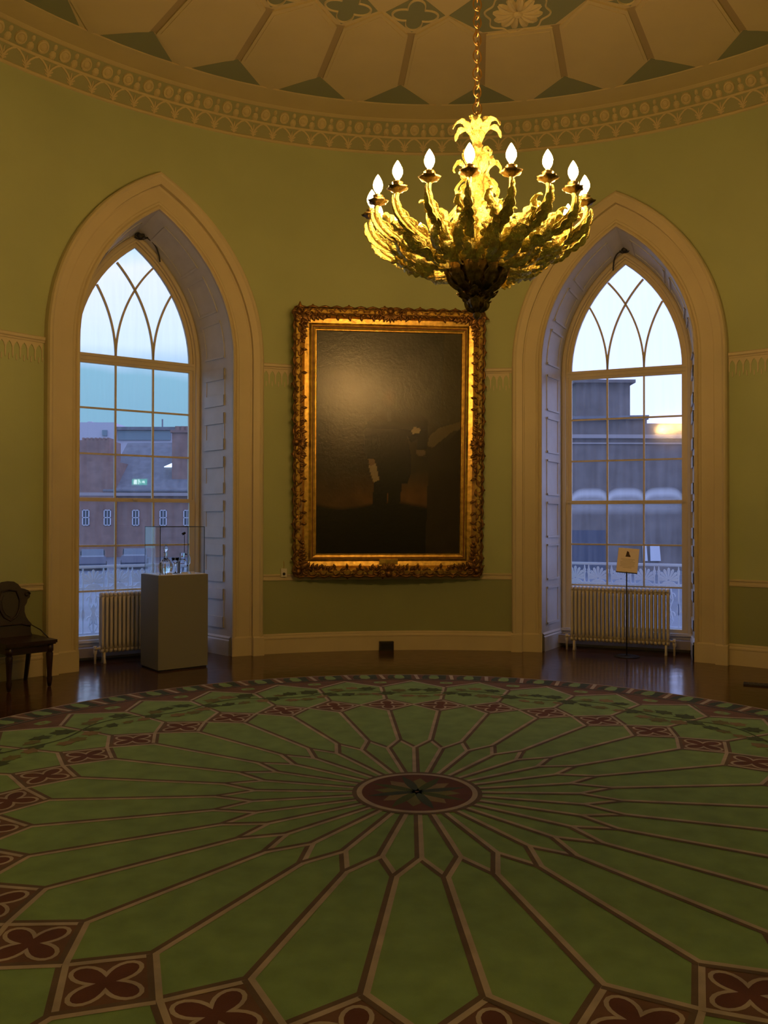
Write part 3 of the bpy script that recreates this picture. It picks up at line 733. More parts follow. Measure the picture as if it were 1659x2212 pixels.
# tiers of big leaves forming the basket
lp = leaf_mesh(bez([(0, 0), (.05, .002), (.10, .014), (.15, .045), (.178, .085), (.196, .108), (.222, .112), (.236, .094)], 4), .060, cup=.42, lobes=6)
lf = lp.build('acanthus_leaf', M['gold'], ch); first = True; rl = random.Random(4)
for r0, z0, pit, sc_, n_, a0, roll in ((.09, 2.935, 14, .75, 12, .1, 28), (.16, 2.905, 4, .9, 15, .3, -32), (.23, 2.90, -6, 1.0, 18, .0, 36), (.31, 2.925, -14, 1.0, 18, rad(10), -36), (.375, 2.965, -24, .92, 18, 0, 40), (.10, 3.02, -32, .85, 9, .2, 20), (.20, 3.01, -16, 1.0, 10, .5, -25)):
    for i in range(n_):
        if first: o = lf; first = False
        else: o = lf.copy(); COL.objects.link(o); o.parent = ch
        az = a0 + 2 * pi * (i + rl.uniform(-.12, .12)) / n_; o.location = (r0 * cos(az), r0 * sin(az), zl(z0 + rl.uniform(-.006, .006)))
        o.rotation_euler = (rad(roll + rl.uniform(-22, 22)), rad(pit + rl.uniform(-6, 6)), az + rad(rl.uniform(-8, 8))); q = sc_ * rl.uniform(.92, 1.08); o.scale = (q, q, q)
# crown and collar leaves
ringleaves(leafobj('crown_leaf', [(r_, zl(z)) for r_, z in bez([(.02, 3.60), (.045, 3.66), (.085, 3.70), (.125, 3.69), (.145, 3.655)], 6)], .038, M['gold'], cup=.3, lobes=4), 6, rad(20))
ringleaves(leafobj('crown_leaf', [(r_, zl(z)) for r_, z in bez([(.015, 3.62), (.03, 3.68), (.05, 3.72), (.075, 3.725)], 6)], .03, M['gold'], cup=.3, lobes=3), 4, rad(50))
ringleaves(leafobj('collar_leaf', [(r_, zl(z)) for r_, z in bez([(.04, 3.42), (.07, 3.47), (.10, 3.49), (.125, 3.465), (.12, 3.44)], 6)], .038, M['gold'], cup=.3, lobes=3), 6, rad(0))
ringleaves(leafobj('collar_leaf', [(r_, zl(z)) for r_, z in bez([(.03, 3.54), (.055, 3.56), (.075, 3.545), (.07, 3.52)], 6)], .028, M['gold'], cup=.3, lobes=3), 6, rad(30))
ringleaves(leafobj('collar_leaf', [(r_, zl(z)) for r_, z in bez([(.05, 3.40), (.085, 3.385), (.115, 3.34), (.10, 3.30)], 6)], .035, M['gold'], cup=.3, lobes=3), 6, rad(15))
# six scroll straps from the hub to the stem
b = MB(); b.smooth = True
st_p = bez([(.20, 3.08), (.185, 3.14), (.13, 3.22), (.075, 3.29), (.05, 3.38), (.06, 3.42)], 5)
b.tube([(r_, 0, zl(z)) for r_, z in st_p], [.012 - .005 * i / len(st_p) for i in range(len(st_p))], 8)
sp = b.build('scroll_strap', M['gold'], ch); ringleaves(sp, 6, rad(15))
b2 = leaf_mesh([(r_ + .012, zl(z)) for r_, z in st_p], .042, cup=.2, lobes=5); o = b2.build('strap_leaf', M['gold'], sp)
for s_ in ch.children:
    if s_.name.startswith('scroll_strap') and s_ is not sp:
        c = o.copy(); COL.objects.link(c); c.parent = s_
# arms
arm_p = bez([(.10, 3.0), (.22, 2.965), (.36, 2.985), (.48, 3.03), (.555, 3.09), (.578, 3.15), (.572, 3.192)], 5)
def make_arm():
    b = MB(); b.smooth = True
    b.tube([(r_, 0, zl(z)) for r_, z in arm_p], [.017 - .006 * i / len(arm_p) for i in range(len(arm_p))], 8)
    # side scroll
    b.tube([(.40 + .03 * cos(t), 0, zl(3.035) + .03 * sin(t)) for t in [i * .5 for i in range(10)]], .006, 6)
    a = b.build('arm', M['gold'], ch)
    leaf_mesh([(r_, zl(z) + .012) for r_, z in arm_p[5:26]], .048, cup=.35, lobes=6, twist=35).build('arm_leaf', M['gold'], a)
    leaf_mesh([(r_ + .014 + .012 * i_ / 15, zl(z) - .006) for i_, (r_, z) in enumerate(arm_p[13:29])], .036, cup=-.3, lobes=5, twist=-50).build('arm_leaf', M['gold'], a)
    b = MB(); b.smooth = True; X = .572
    b.lathe([(.006, zl(3.18)), (.018, zl(3.188)), (.026, zl(3.195)), (.046, zl(3.203)), (.052, zl(3.212)), (.044, zl(3.210)), (.024, zl(3.206)), (.017, zl(3.216)), (.024, zl(3.226)), (.028, zl(3.238)), (.018, zl(3.24))], (X, 0, 0), 20, mod=lambda a_, z: 1 + (.13 * cos(7 * a_) if z < zl(3.214) else .06 * cos(6 * a_)))
    b.build('drip_pan', M['gold_dark'], a)
    b = MB(); b.smooth = True; b.lathe([(.011, zl(3.225)), (.011, zl(3.258)), (.008, zl(3.26))], (X, 0, 0), 12); b.build('candle_sleeve', M['candle'], a)
    b = MB(); b.smooth = True; b.lathe([(.010, zl(3.256)), (.018, zl(3.266)), (.0245, zl(3.281)), (.026, zl(3.295)), (.022, zl(3.312)), (.013, zl(3.330)), (.005, zl(3.343)), (.001, zl(3.348))], (X, 0, 0), 10); b.build('candle_bulb', M['bulb'], a)
    return a
arm = make_arm()
for i in range(18):
    o = arm if i == 0 else copy_tree(arm, ch)
    # arms at 10, 30, 50 ... degrees either side of the line of sight
    o.rotation_euler = (0, 0, rad(-90 + 10 + 20 * i + .0))
# chain
chain = empty('hanging_chain', (CHX, CHY, 3.715), 0, label='long brass link chain hanging from the ceiling above the chandelier', cat='chain')
def link(hl, hw, r_):
    b = MB(); b.smooth = True; pts = []
    for j in range(20):
        t = 2 * pi * j / 20; pts.append((hw * cos(t), 0, hl * sin(t) * (1.0)))
    b.tube(pts, r_, 6, closed=True); return b
l0 = link(.034, .024, .0046).build('link', M['brass'], chain)
zc, k = .030, 0
while zc < 2.53:
    o = l0 if k == 0 else l0.copy()
    if k: COL.objects.link(o); o.parent = chain
    o.location = (0, 0, zc); o.rotation_euler = (0, rad(random.uniform(-4, 4)), rad((18 if k % 2 else 100) + random.uniform(-12, 12))); zc += .0475; k += 1
b = MB(); b.smooth = True; b.lathe([(.012, 2.49), (.02, 2.50), (.05, 2.52), (.06, 2.548), (.0, 2.55)], n=20); b.build('ceiling_hook', M['brass'], chain)

# ---------------------------------------------------------------- painting
PA = rad(-5.65); TILT = rad(3.2)
pr = empty('framed_painting', (CX + (R - .165) * sin(PA), CY + (R - .165) * cos(PA), .905), -PA, label='tall dark full-length portrait in an ornate gilt frame between the two windows', cat='painting')
pr.rotation_euler = (TILT, 0, -PA)
HW_, HH = 1.105, 3.10
def rect_sweep(b, prof):
    """prof: (inset from outer edge, y) section; y towards the wall positive"""
    rows = []
    for ins, y in prof: rows.append([Vector((s_ * (HW_ - ins), y, z)) for s_, z in ((-1, ins), (1, ins), (1, HH - ins), (-1, HH - ins))])
    b.grid(rows, closed_v=True)
b = MB(); rect_sweep(b, [(.03, .07), (.0, .06), (.0, -.02), (.02, -.05), (.06, -.055), (.09, -.03), (.115, .0), (.165, .01), (.19, .0), (.196, -.012)])
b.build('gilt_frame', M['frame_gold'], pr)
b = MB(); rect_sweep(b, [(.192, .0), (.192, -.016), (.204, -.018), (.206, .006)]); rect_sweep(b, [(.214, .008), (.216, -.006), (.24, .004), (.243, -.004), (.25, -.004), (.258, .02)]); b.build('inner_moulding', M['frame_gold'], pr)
b = MB(); rect_sweep(b, [(.203, .004), (.205, .002), (.218, .002), (.218, .006)])
for k in range(2):
    pass
b.build('red_line', M['frame_red'], pr)
b = MB(); b.poly([(s_ * (HW_ - .05), .055, z) for s_, z in ((-1, .05), (1, .05), (1, HH - .05), (-1, HH - .05))]); b.build('backing', M['mahogany'], pr)
# carved scrollwork
b = MB(); b.smooth = True; rc = random.Random(11)
def scroll(c, ax, ay, r0, turns=1.3, th=.016, sgn=1):
    pts = []; rr_ = []
    N = 18
    for j in range(N):
        t = j / (N - 1); q = r0 * (1 - t * .82); a_ = sgn * turns * 2 * pi * t; p = c + ax * (q * cos(a_)) + ay * (q * sin(a_)); pts.append(p); rr_.append(th * (1 - .45 * t))
    b.tube(pts, rr_, 6)
def fol(c, d, w, l, h=.018):
    d = d.normalized(); s_ = Vector((-d.z, 0, d.x)); rows = []
    for q, ww, hh in ((0, .2, .4), (.25, .8, 1), (.5, 1, 1.1), (.75, .6, .9), (1, .08, .3)):
        p = c + d * (l * q); rows.append([p - s_ * w * ww, p - s_ * w * ww * .5 + Vector((0, -h * hh, 0)), p + Vector((0, -h * hh * .6, 0)), p + s_ * w * ww * .5 + Vector((0, -h * hh, 0)), p + s_ * w * ww])
    b.grid(rows)
def side(p0, p1, inward, n_, y=-.045):
    d = (p1 - p0); L_ = d.length; d.normalize()
    for i in range(n_):
        s_ = (i + .5) / n_; c = p0 + d * (L_ * s_) + inward * .05; c.y = y
        sg = 1 if i % 2 else -1; ce = min(1, abs(s_ - .5) * 6); ed = min(1, min(s_, 1 - s_) * 6)
        scroll(c, d * sg, inward * -1, .040 + .01 * rc.random(), 1.2, .013, 1)
        fol(c + d * .05 + inward * .01, d * .8 + inward * rc.uniform(-.2, .9), .02, .085); fol(c - d * .03 - inward * .01, -d + inward * rc.uniform(-.6, .6), .018, .075)
        if rc.random() < .75: fol(c + inward * .03, inward + d * rc.uniform(-.5, .5), .018, .07)
        # wavy outer lip
        b.tube([c - d * (L_ / n_ / 2) - inward * .045, c - d * (L_ / n_ / 4) - inward * .056, c - inward * .062, c + d * (L_ / n_ / 4) - inward * .056, c + d * (L_ / n_ / 2) - inward * .045], [.011, .013, .016, .013, .011], 6)
        if i % 3 == 1: b.ball(c - inward * .075, .014, 8)
X_, Zv = Vector((1, 0, 0)), Vector((0, 0, 1))
side(Vector((-HW_, 0, 0)), Vector((-HW_, 0, HH)), X_, 23); side(Vector((HW_, 0, 0)), Vector((HW_, 0, HH)), -X_, 23)
side(Vector((-HW_, 0, HH)), Vector((HW_, 0, HH)), -Zv, 16); side(Vector((-HW_, 0, 0)), Vector((HW_, 0, 0)), Zv, 16)
def cartouche(c, inward, along, s_=1):
    c = c.copy(); c.y = -.05
    for sg in (-1, 1):
        scroll(c + along * (sg * .07 * s_) + inward * .03, along * sg, inward, .06 * s_, 1.3, .017 * s_, 1)
        scroll(c + along * (sg * .15 * s_) + inward * .05, along * -sg, -inward, .045 * s_, 1.2, .014 * s_, 1)
        for j in range(6): fol(c + along * (sg * (.10 + .05 * j) * s_) + inward * .06, inward + along * sg * (.4 + .1 * j), .017 * s_, .075 * s_ * (1.1 - .09 * j), .02)
    for j in range(-3, 4): fol(c + inward * .05, inward + along * j * .45, .02 * s_, .11 * s_, .026)
    b.ball(c + inward * .02, .045 * s_, 12, (1, .6, 1))
for cx_, inw, al in ((Vector((0, 0, HH)), -Zv, X_), (Vector((0, 0, 0)), Zv, X_), (Vector((-HW_, 0, HH / 2)), X_, Zv), (Vector((HW_, 0, HH / 2)), -X_, Zv)): cartouche(cx_, inw, al, 1)
for sx_ in (-1, 1):
    for sz_ in (0, 1):
        c = Vector((sx_ * (HW_ - .05), -.05, .05 if not sz_ else HH - .05)); dx = X_ * -sx_; dz = Zv * (1 if not sz_ else -1)
        for d1, d2 in ((dx, dz), (dz, dx)):
            scroll(c + d1 * .09, d1, d2, .06, 1.4, .017); scroll(c + d1 * .2 + d2 * .02, -d1, d2, .05, 1.2, .014)
            for j in range(7): fol(c + d1 * (.05 + .045 * j) + d2 * .03, d2 + d1 * (.3 + .12 * j), .02, .09 * (1.15 - .09 * j), .022)
        fol(c + (dx + dz) * .02, dx + dz, .04, .13, .035); b.ball(c, .04, 10, (1, .7, 1))
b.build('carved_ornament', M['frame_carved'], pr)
b = MB(); b.box((0, -.02, .165), (.22, .012, .055)); b.build('name_plate', M['frame_gold'], pr)
# canvas: painted picture as colours on a fine grid
CW, CH, Z0 = .852, 2.60, .248
def sm(a_, b_, x): t = max(0, min(1, (x - a_) / (b_ - a_))); return t * t * (3 - 2 * t)
def inpoly(x, y, P):
    r_ = False; j = len(P) - 1
    for i in range(len(P)):
        if (P[i][1] > y) != (P[j][1] > y) and x < (P[j][0] - P[i][0]) * (y - P[i][1]) / (P[j][1] - P[i][1]) + P[i][0]: r_ = not r_
        j = i
    return r_
def pix(pts): return [((x - 228) / 860., (y - 215) / 1330.) for x, y in pts]       # picture coordinates 0..1, y down
COAT = pix([(560, 730), (600, 690), (650, 660), (720, 690), (770, 700), (850, 700), (885, 735), (890, 800), (880, 910), (825, 912), (830, 850), (790, 870), (765, 830), (790, 960), (788, 1060), (770, 1118), (738, 1118), (700, 1110), (610, 1112), (585, 1040), (575, 975), (530, 975), (512, 930), (510, 800), (528, 750)])
LEGA = pix([(572, 1100), (660, 1100), (645, 1240), (640, 1340), (610, 1400), (550, 1380), (560, 1240)]); LEGB = pix([(655, 1100), (738, 1100), (725, 1240), (715, 1350), (690, 1400), (655, 1340), (655, 1240)])
PAPER = pix([(537, 1010), (580, 995), (592, 1050), (600, 1100), (568, 1112), (550, 1060)]); HANDA = pix([(533, 970), (568, 968), (580, 998), (545, 1015)]); HANDB = pix([(820, 912), (876, 918), (876, 945), (840, 955), (818, 935)])
CUFF = pix([(788, 800), (810, 775), (845, 790), (840, 812), (800, 820)]); SHIRT = pix([(640, 690), (665, 690), (672, 740), (650, 750)])
HEAD = [(( 655 - 228) / 860., (600 - 215) / 1330., .062, .052)]
PED = pix([(900, 830), (960, 780), (1090, 740), (1090, 790), (1040, 800), (920, 900), (885, 890)]); COLN = pix([(985, 215), (1090, 215), (1090, 745), (960, 760)])
DRAPE = pix([(1090, 780), (1090, 1560), (880, 1560), (890, 1150), (905, 960), (1000, 870)])
nzr = random.Random(5); NG = [[nzr.random() for _ in range(40)] for _ in range(60)]
def vn(x, y):
    x *= 1; xi, yi = int(x) % 39, int(y) % 59; fx, fy = x - int(x), y - int(y); fx = fx * fx * (3 - 2 * fx); fy = fy * fy * (3 - 2 * fy)
    return (NG[yi][xi] * (1 - fx) + NG[yi][xi + 1] * fx) * (1 - fy) + (NG[yi + 1][xi] * (1 - fx) + NG[yi + 1][xi + 1] * fx) * fy
def pcol(x, y):
    nn = .5 * vn(x * 8, y * 10) + .3 * vn(x * 17 + 3, y * 22) + .2 * vn(x * 33, y * 45 + 7)
    top = Vector((.060, .060, .045)); mid = Vector((.085, .080, .055)); low_ = Vector((.045, .035, .018)); glow = Vector((.17, .085, .025)); gr = Vector((.012, .011, .007))
    c = top.lerp(mid, sm(0, .25, y)); c = c.lerp(low_, sm(.35, .52, y)); c = c.lerp(glow, sm(.6, .76, y) * (1 - sm(.15, .5, abs(x - .52)) * .55)); c = c.lerp(gr, sm(.765 + .015 * sin(x * 9), .79 + .015 * sin(x * 9), y))
    c = c * (.42 + .56 * nn)
    def ov(P, col, k=1):
        nonlocal c
        if inpoly(x, y, P): c = c.lerp(Vector(col) * (.8 + .4 * nn), k)
    ov(COLN, (.065, .055, .03), .7); ov(PED, (.11, .085, .04)); ov(DRAPE, (.028, .02, .012))
    ov(LEGA, (.006, .006, .006)); ov(LEGB, (.006, .006, .006)); ov(COAT, (.010, .010, .010), sm(.34, .47, y))  # coat fades out upwards: varnish glare painted into its colour
    ov(SHIRT, (.10, .09, .07), .25); ov(CUFF, (.34, .27, .17)); ov(PAPER, (.30, .24, .15)); ov(HANDA, (.20, .13, .08)); ov(HANDB, (.12, .085, .05))
    hx, hy, rx, ry = HEAD[0]; d = math.hypot((x - hx) / rx, (y - hy) / ry)
    if d < 1: c = c.lerp(Vector((.11, .07, .045)), (1 - d) * .8)
    return c
NX, NY = 140, 214; vs, fs, cols = [], [], []
for j in range(NY + 1):
    for i in range(NX + 1):
        x, y = i / NX, j / NY; vs.append(((x * 2 - 1) * CW, .018, Z0 + CH * (1 - y))); c = pcol(x, y); cols += [c.x, c.y, c.z, 1]
for j in range(NY):
    for i in range(NX): a_ = j * (NX + 1) + i; fs.append((a_ + NX + 1, a_ + NX + 2, a_ + 1, a_))
me = bpy.data.meshes.new('canvas'); me.from_pydata(vs, [], fs); me.color_attributes.new('paint', 'FLOAT_COLOR', 'POINT'); me.color_attributes['paint'].data.foreach_set('color', cols)
pm = bpy.data.materials.new('varnished_oil_paint'); pm.use_nodes = True; n_ = pm.node_tree; bs = n_.nodes['Principled BSDF']
at_ = n_.nodes.new('ShaderNodeAttribute'); at_.attribute_name = 'paint'; n_.links.new(at_.outputs['Color'], bs.inputs['Base Color'])
bs.inputs['Roughness'].default_value = .27; bs.inputs['Specular IOR Level'].default_value = .55
t_ = n_.nodes.new('ShaderNodeTexCoord'); z_ = n_.nodes.new('ShaderNodeTexNoise'); z_.inputs['Scale'].default_value = 30; z_.inputs['Detail'].default_value = 6
bb = n_.nodes.new('ShaderNodeBump'); bb.inputs['Strength'].default_value = .22; bb.inputs['Distance'].default_value = .006
n_.links.new(t_.outputs['Object'], z_.inputs['Vector']); n_.links.new(z_.outputs['Fac'], bb.inputs['Height']); n_.links.new(bb.outputs[0], bs.inputs['Normal'])
me.materials.append(pm); cv = bpy.data.objects.new('canvas', me); COL.objects.link(cv); cv.parent = pr
# ---------------------------------------------------------------- small wall things
def wall_empty(name, th, z, off, **k): return empty(name, (CX + (R - off) * sin(th), CY + (R - off) * cos(th), z), -th, **k)
e = wall_empty('humidity_sensor', rad(-18.55), .892, .0, label='small white sensor box with a dark round dial, on the wall left of the painting', cat='sensor')
b = MB(); b.box((0, -.02, .048), (.068, .034, .098)); b.build('casing', M['white_plastic'], e)
b = MB(); b.X = Matrix.Translation((0, -.037, .034)) @ Matrix.Rotation(rad(90), 4, 'X'); b.lathe([(.017, 0), (.017, .004), (.010, .006), (.0, .006)], n=16); b.build('dial', M['black'], e)
b = MB(); b.tube([(.004, -.004, .10), (.006, -.004, .14), (.002, -.004, .18)], .003, 6); b.build('wire', M['brass'], e)
e = wall_empty('floor_socket_box', rad(-5.75), 0, .03, label='small dark box on the floor against the baseboard below the painting', cat='box')
b = MB(); b.box((0, -.035, .055), (.17, .07, .108)); b.build('casing', M['dark_plastic'], e)
b = MB(); b.box((0, -.073, .06), (.14, .006, .075)); b.build('front_plate', M['black'], e)
e = empty('floor_vent', (3.56, 7.86, 0), rad(-25), label='dark flat metal plate lying on the floorboards at the right edge', cat='floor plate')
b = MB(); b.box((0, 0, .006), (.30, .14, .012)); b.build('plate', M['dark_plastic'], e)
b = MB()
for i in range(6): b.box((-.11 + .044 * i, 0, .0135), (.012, .10, .003))
b.build('grille', M['black'], e)

# exit sign across the room, mirrored in the left window
e = empty('exit_sign', (5.72, 2.72, 2.40), 0, label='lit green exit sign with white running figure, mirrored in the left window', cat='sign')
thx = math.atan2(5.78 - CX, 2.71 - CY); e.location = (CX + (R - .06) * sin(thx), CY + (R - .06) * cos(thx), 2.40); e.rotation_euler = (0, 0, -thx)
b = MB(); b.box((0, .02, .075), (.40, .07, .17)); b.build('casing', M['white_plastic'], e)
b = MB(); b.box((0, -.018, .075), (.37, .006, .14)); b.build('green_panel', M['exit_green'], e)
b = MB(); y = -.0225
b.box((.10, y, .075), (.075, .003, .11))                              # doorway
b.prism([(-.14, y, .075), (-.10, y, .115), (-.10, y, .09), (-.06, y, .09), (-.06, y, .06), (-.10, y, .06), (-.10, y, .035)], (0, -.002, 0))
b.ball((.02, y, .125), .012, 10, (1, .3, 1))
for p in ([(.018, .112), (.0, .07), (-.012, .066), (.005, .118)], [(.0, .075), (.02, .05), (.012, .02), (.026, .02), (.036, .055), (.018, .08)], [(-.002, .07), (-.03, .05), (-.035, .06), (-.01, .085)], [(.012, .11), (.04, .09), (.046, .098), (.02, .12)], [(.0, .112), (-.02, .085), (-.013, .08), (.008, .10)]):
    b.prism([(u, y, z) for u, z in p], (0, -.002, 0))
b.build('pictogram', M['exit_white'], e)

# ---------------------------------------------------------------- radiators
def make_radiator(key, u0, D, n_sec, label, pitch=.0455):
    X = local(key) @ Matrix.Translation((u0, D, 0)); e = empty('column_radiator', X.translation, -WIN[key][0], label=label, cat='radiator', group=None)
    Lr = n_sec * pitch; zt, zb = .75, .13
    s0 = None
    for i in range(n_sec):
        if s0 is None:
            b = MB(); b.smooth = True
            for dy in (-.045, 0, .045): b.tube([(0, dy, z) for z in (zb + .03, zb + .1, (zt + zb) / 2, zt - .1, zt - .03)], [.0165] * 5, 8)
            for z, s_ in ((zt - .03, 1), (zb + .03, -1)): b.tube([(0, -.05, z), (0, -.045, z + .018 * s_), (0, -.02, z + .03 * s_), (0, .02, z + .03 * s_), (0, .045, z + .018 * s_), (0, .05, z)], [.014, .018, .021, .021, .018, .014], 8)
            for z in (zt - .035, zb + .035): b.tube([(-pitch / 2, 0, z), (pitch / 2, 0, z)], .022, 10)
            b.box((0, 0, zt - .03), (.03, .07, .03)); b.box((0, 0, zb + .03), (.03, .07, .03))
            s0 = b.build('section', M['rad_paint'], e); o = s0
        else: o = s0.copy(); COL.objects.link(o); o.parent = e
        o.location = (-Lr / 2 + pitch * (i + .5), 0, 0)
    for sx_ in (-1, 1):
        b = MB(); b.smooth = True
        x = sx_ * (Lr / 2 - pitch); b.tube([(x, -.03, .12), (x, -.035, .05), (x, -.05, .0)], [.014, .012, .018], 8); b.tube([(x, .03, .12), (x, .035, .05), (x, .05, .0)], [.014, .012, .018], 8); b.build('foot', M['rad_paint'], e)
        b = MB(); b.smooth = True; x = sx_ * (Lr / 2 + .045)
        b.tube([(sx_ * Lr / 2, 0, .165), (x, 0, .165)], .011, 8); b.lathe([(.012, 0), (.013, .10), (.02, .11), (.02, .15), (.012, .155)], (x, 0, 0), 12); b.tube([(x, 0, .15), (x, 0, .19)], [.017, .019], 10)
        b.tube([(x, 0, .165), (x, -.04, .165)], .013, 8)
        b.build('valve', M['rad_paint'], e)
    return e
make_radiator('R', .0, .235, 25, 'cream column radiator standing under the right window behind the sign stand')
make_radiator('L', .03, .255, 25, 'cream column radiator under the left window, half hidden by the display plinth')

# ---------------------------------------------------------------- cables at the window heads
def head_cable(key, pts, label, blob):
    X = local(key); e = empty('window_cable', X @ Vector((blob[0], blob[1], blob[2])), -WIN[key][0], label=label, cat='cable')
    b = MB(); b.smooth = True; o = Vector(blob)
    b.ball((0, 0, 0), .035, 12, (1.2, .9, .9)); b.ball((.03, .0, .012), .024, 10)
    for i in range(7):
        a_ = i * .9; b.tube([(.045 * cos(a_ + t) * (1 + .15 * i % 2), .02 * sin(a_ * 2 + t), .035 * sin(a_ + t)) for t in (0, .6, 1.2, 1.8)], .0045, 6)
    b.build('knot', M['cable'], e)
    b = MB(); b.smooth = True; P = bez([(p[0], p[2]) for p in pts], 6); b.tube([(u - o.x, pts[0][1] - o.y, z - o.z) for u, z in P], .009 if key == 'L' else .008, 8); b.build('loose_end', M['cable'], e)
head_cable('L', [(-.03, .50, 4.80), (.05, .50, 4.79), (.13, .50, 4.73), (.175, .50, 4.63), (.19, .50, 4.545)], 'dark knotted cable with a loose end curling right, at the peak of the left window', (-.04, .50, 4.80))
head_cable('R', [(.01, .50, 4.83), (-.05, .50, 4.80), (-.09, .50, 4.72), (-.10, .50, 4.60)], 'dark knotted cable with a loose end hanging left, at the peak of the right window', (.035, .50, 4.84))

# ---------------------------------------------------------------- display plinth with glass case
PX, PY, PR = -2.298, 8.48, rad(38); PW, PD, PH = .55, .46, .98
Xp = Matrix.Translation((PX, PY, 0)) @ Matrix.Rotation(PR, 4, 'Z') @ Matrix.Translation((PW / 2, PD / 2, 0))
e = empty('display_plinth', Xp.translation, PR, label='tall square grey display plinth standing before the left window', cat='plinth')
b = MB(); b.box((0, 0, PH / 2 + .008), (PW, PD, PH - .016)); b.build('body', M['plinth_paint'], e)
b = MB(); b.box((0, 0, .004), (PW - .02, PD - .02, .012)); b.build('shadow_gap', M['black'], e)
b = MB(); b.box((0, 0, PH + .003), (PW - .03, PD - .03, .006)); b.build('top_board', mat('pale_baseboard', (.75, .78, .85), .4), e)
GW, GD, GH = PW - .06, PD - .06, .495
e = empty('glass_display_case', Xp @ Vector((0, 0, PH + .006)), PR, label='clear box-shaped display cover with dark edges on top of the grey plinth', cat='display case')
b = MB(); t = .006
for sx_ in (-1, 1): b.poly([(sx_ * GW / 2, -GD / 2, 0), (sx_ * GW / 2, GD / 2, 0), (sx_ * GW / 2, GD / 2, GH), (sx_ * GW / 2, -GD / 2, GH)])
for sy in (-1, 1): b.poly([(-GW / 2, sy * GD / 2, 0), (GW / 2, sy * GD / 2, 0), (GW / 2, sy * GD / 2, GH), (-GW / 2, sy * GD / 2, GH)])
b.poly([(-GW / 2, -GD / 2, GH), (GW / 2, -GD / 2, GH), (GW / 2, GD / 2, GH), (-GW / 2, GD / 2, GH)]); b.build('panes', M['acrylic'], e)
b = MB()
for sx_ in (-1, 1):
    for sy in (-1, 1): b.box((sx_ * GW / 2, sy * GD / 2, GH / 2), (t if sy < 0 or sx_ > 0 else .003, t if sy < 0 or sx_ > 0 else .003, GH))
for sy in (-1, 1): b.box((0, sy * GD / 2, GH), (GW, t, t))
for sx_ in (-1, 1): b.box((sx_ * GW / 2, 0, GH), (t, GD, t))
b.build('edges', M['acrylic_edge'], e)
def put(name, x, y, **k): return empty(name, Xp @ Vector((x, y, PH + .006)), PR, **k)
e = put('glass_decanter', -.13, -.07, label='round cut-glass decanter with tall stopper, left in the display case', cat='decanter')
b = MB(); b.smooth = False
b.lathe([(.035, 0), (.045, .004), (.062, .03), (.070, .07), (.066, .11), (.045, .145), (.022, .165), (.016, .19), (.017, .22), (.027, .232)], n=26, mod=lambda a_, z: 1 + .03 * cos(13 * a_)); b.build('body', M['crystal'], e)
b = MB(); b.smooth = True; b.lathe([(.008, .222), (.012, .236), (.022, .25), (.026, .27), (.018, .29), (.008, .305), (.0, .308)], n=12); b.build('stopper', M['crystal'], e)
e = put('wine_glass', .0, -.02, label='stemmed wine glass standing between the two decanters in the case', cat='glass')
b = MB(); b.smooth = True; b.lathe([(.036, 0), (.036, .003), (.006, .009), (.004, .03), (.004, .085), (.012, .10), (.034, .13), (.042, .165), (.040, .168), (.030, .13), (.006, .105)], n=20); b.build('bowl_and_stem', M['crystal'], e)
e = put('glass_claret_jug', .10, .03, label='square-shouldered cut-glass jug with handle, right in the display case', cat='jug')
b = MB(); b.smooth = False; b.lathe([(.05, 0), (.055, .006), (.056, .11), (.05, .125), (.03, .145), (.024, .17), (.03, .21), (.028, .215)], n=16, mod=lambda a_, z: 1 + .03 * cos(8 * a_)); b.build('body', M['crystal'], e)
b = MB(); b.smooth = True; b.tube([(.03, 0, .20), (.075, 0, .195), (.09, 0, .15), (.085, 0, .10), (.055, 0, .07)], .006, 8); b.build('handle', M['crystal'], e)
e = put('case_spotlight', .165, .12, label='tiny black spotlight on a thin stalk inside the display case', cat='spotlight')
b = MB(); b.lathe([(.02, 0), (.02, .006), (.004, .008)], n=14); b.tube([(0, 0, 0), (0, 0, .41)], .0035, 8); b.build('stalk', M['black'], e)
b = MB(); b.smooth = True; b.X = Matrix.Translation((-.008, 0, .42)) @ Matrix.Rotation(rad(-115), 4, 'Y'); b.lathe([(.004, -.022), (.013, -.018), (.015, .015), (.012, .018), (.0, .014)], n=12); b.build('lamp_head', M['black'], e)
for x, y, s_, lb in ((-.12, -.15, .05, 'small white caption card in front of the round decanter'), (.05, -.14, .07, 'small white caption card in front of the wine glass'), (.15, -.12, .045, 'small white caption card in front of the glass jug')):
    e = put('caption_card', x, y, label=lb, cat='caption card', group='caption cards in the display case')
    b = MB(); b.prism([(-s_ / 2, -.012, 0), (-s_ / 2, .012, 0), (-s_ / 2, .010, .018), (-s_ / 2, -.010, .010)], (s_, 0, 0)); b.build('card', M['white_plastic'], e)

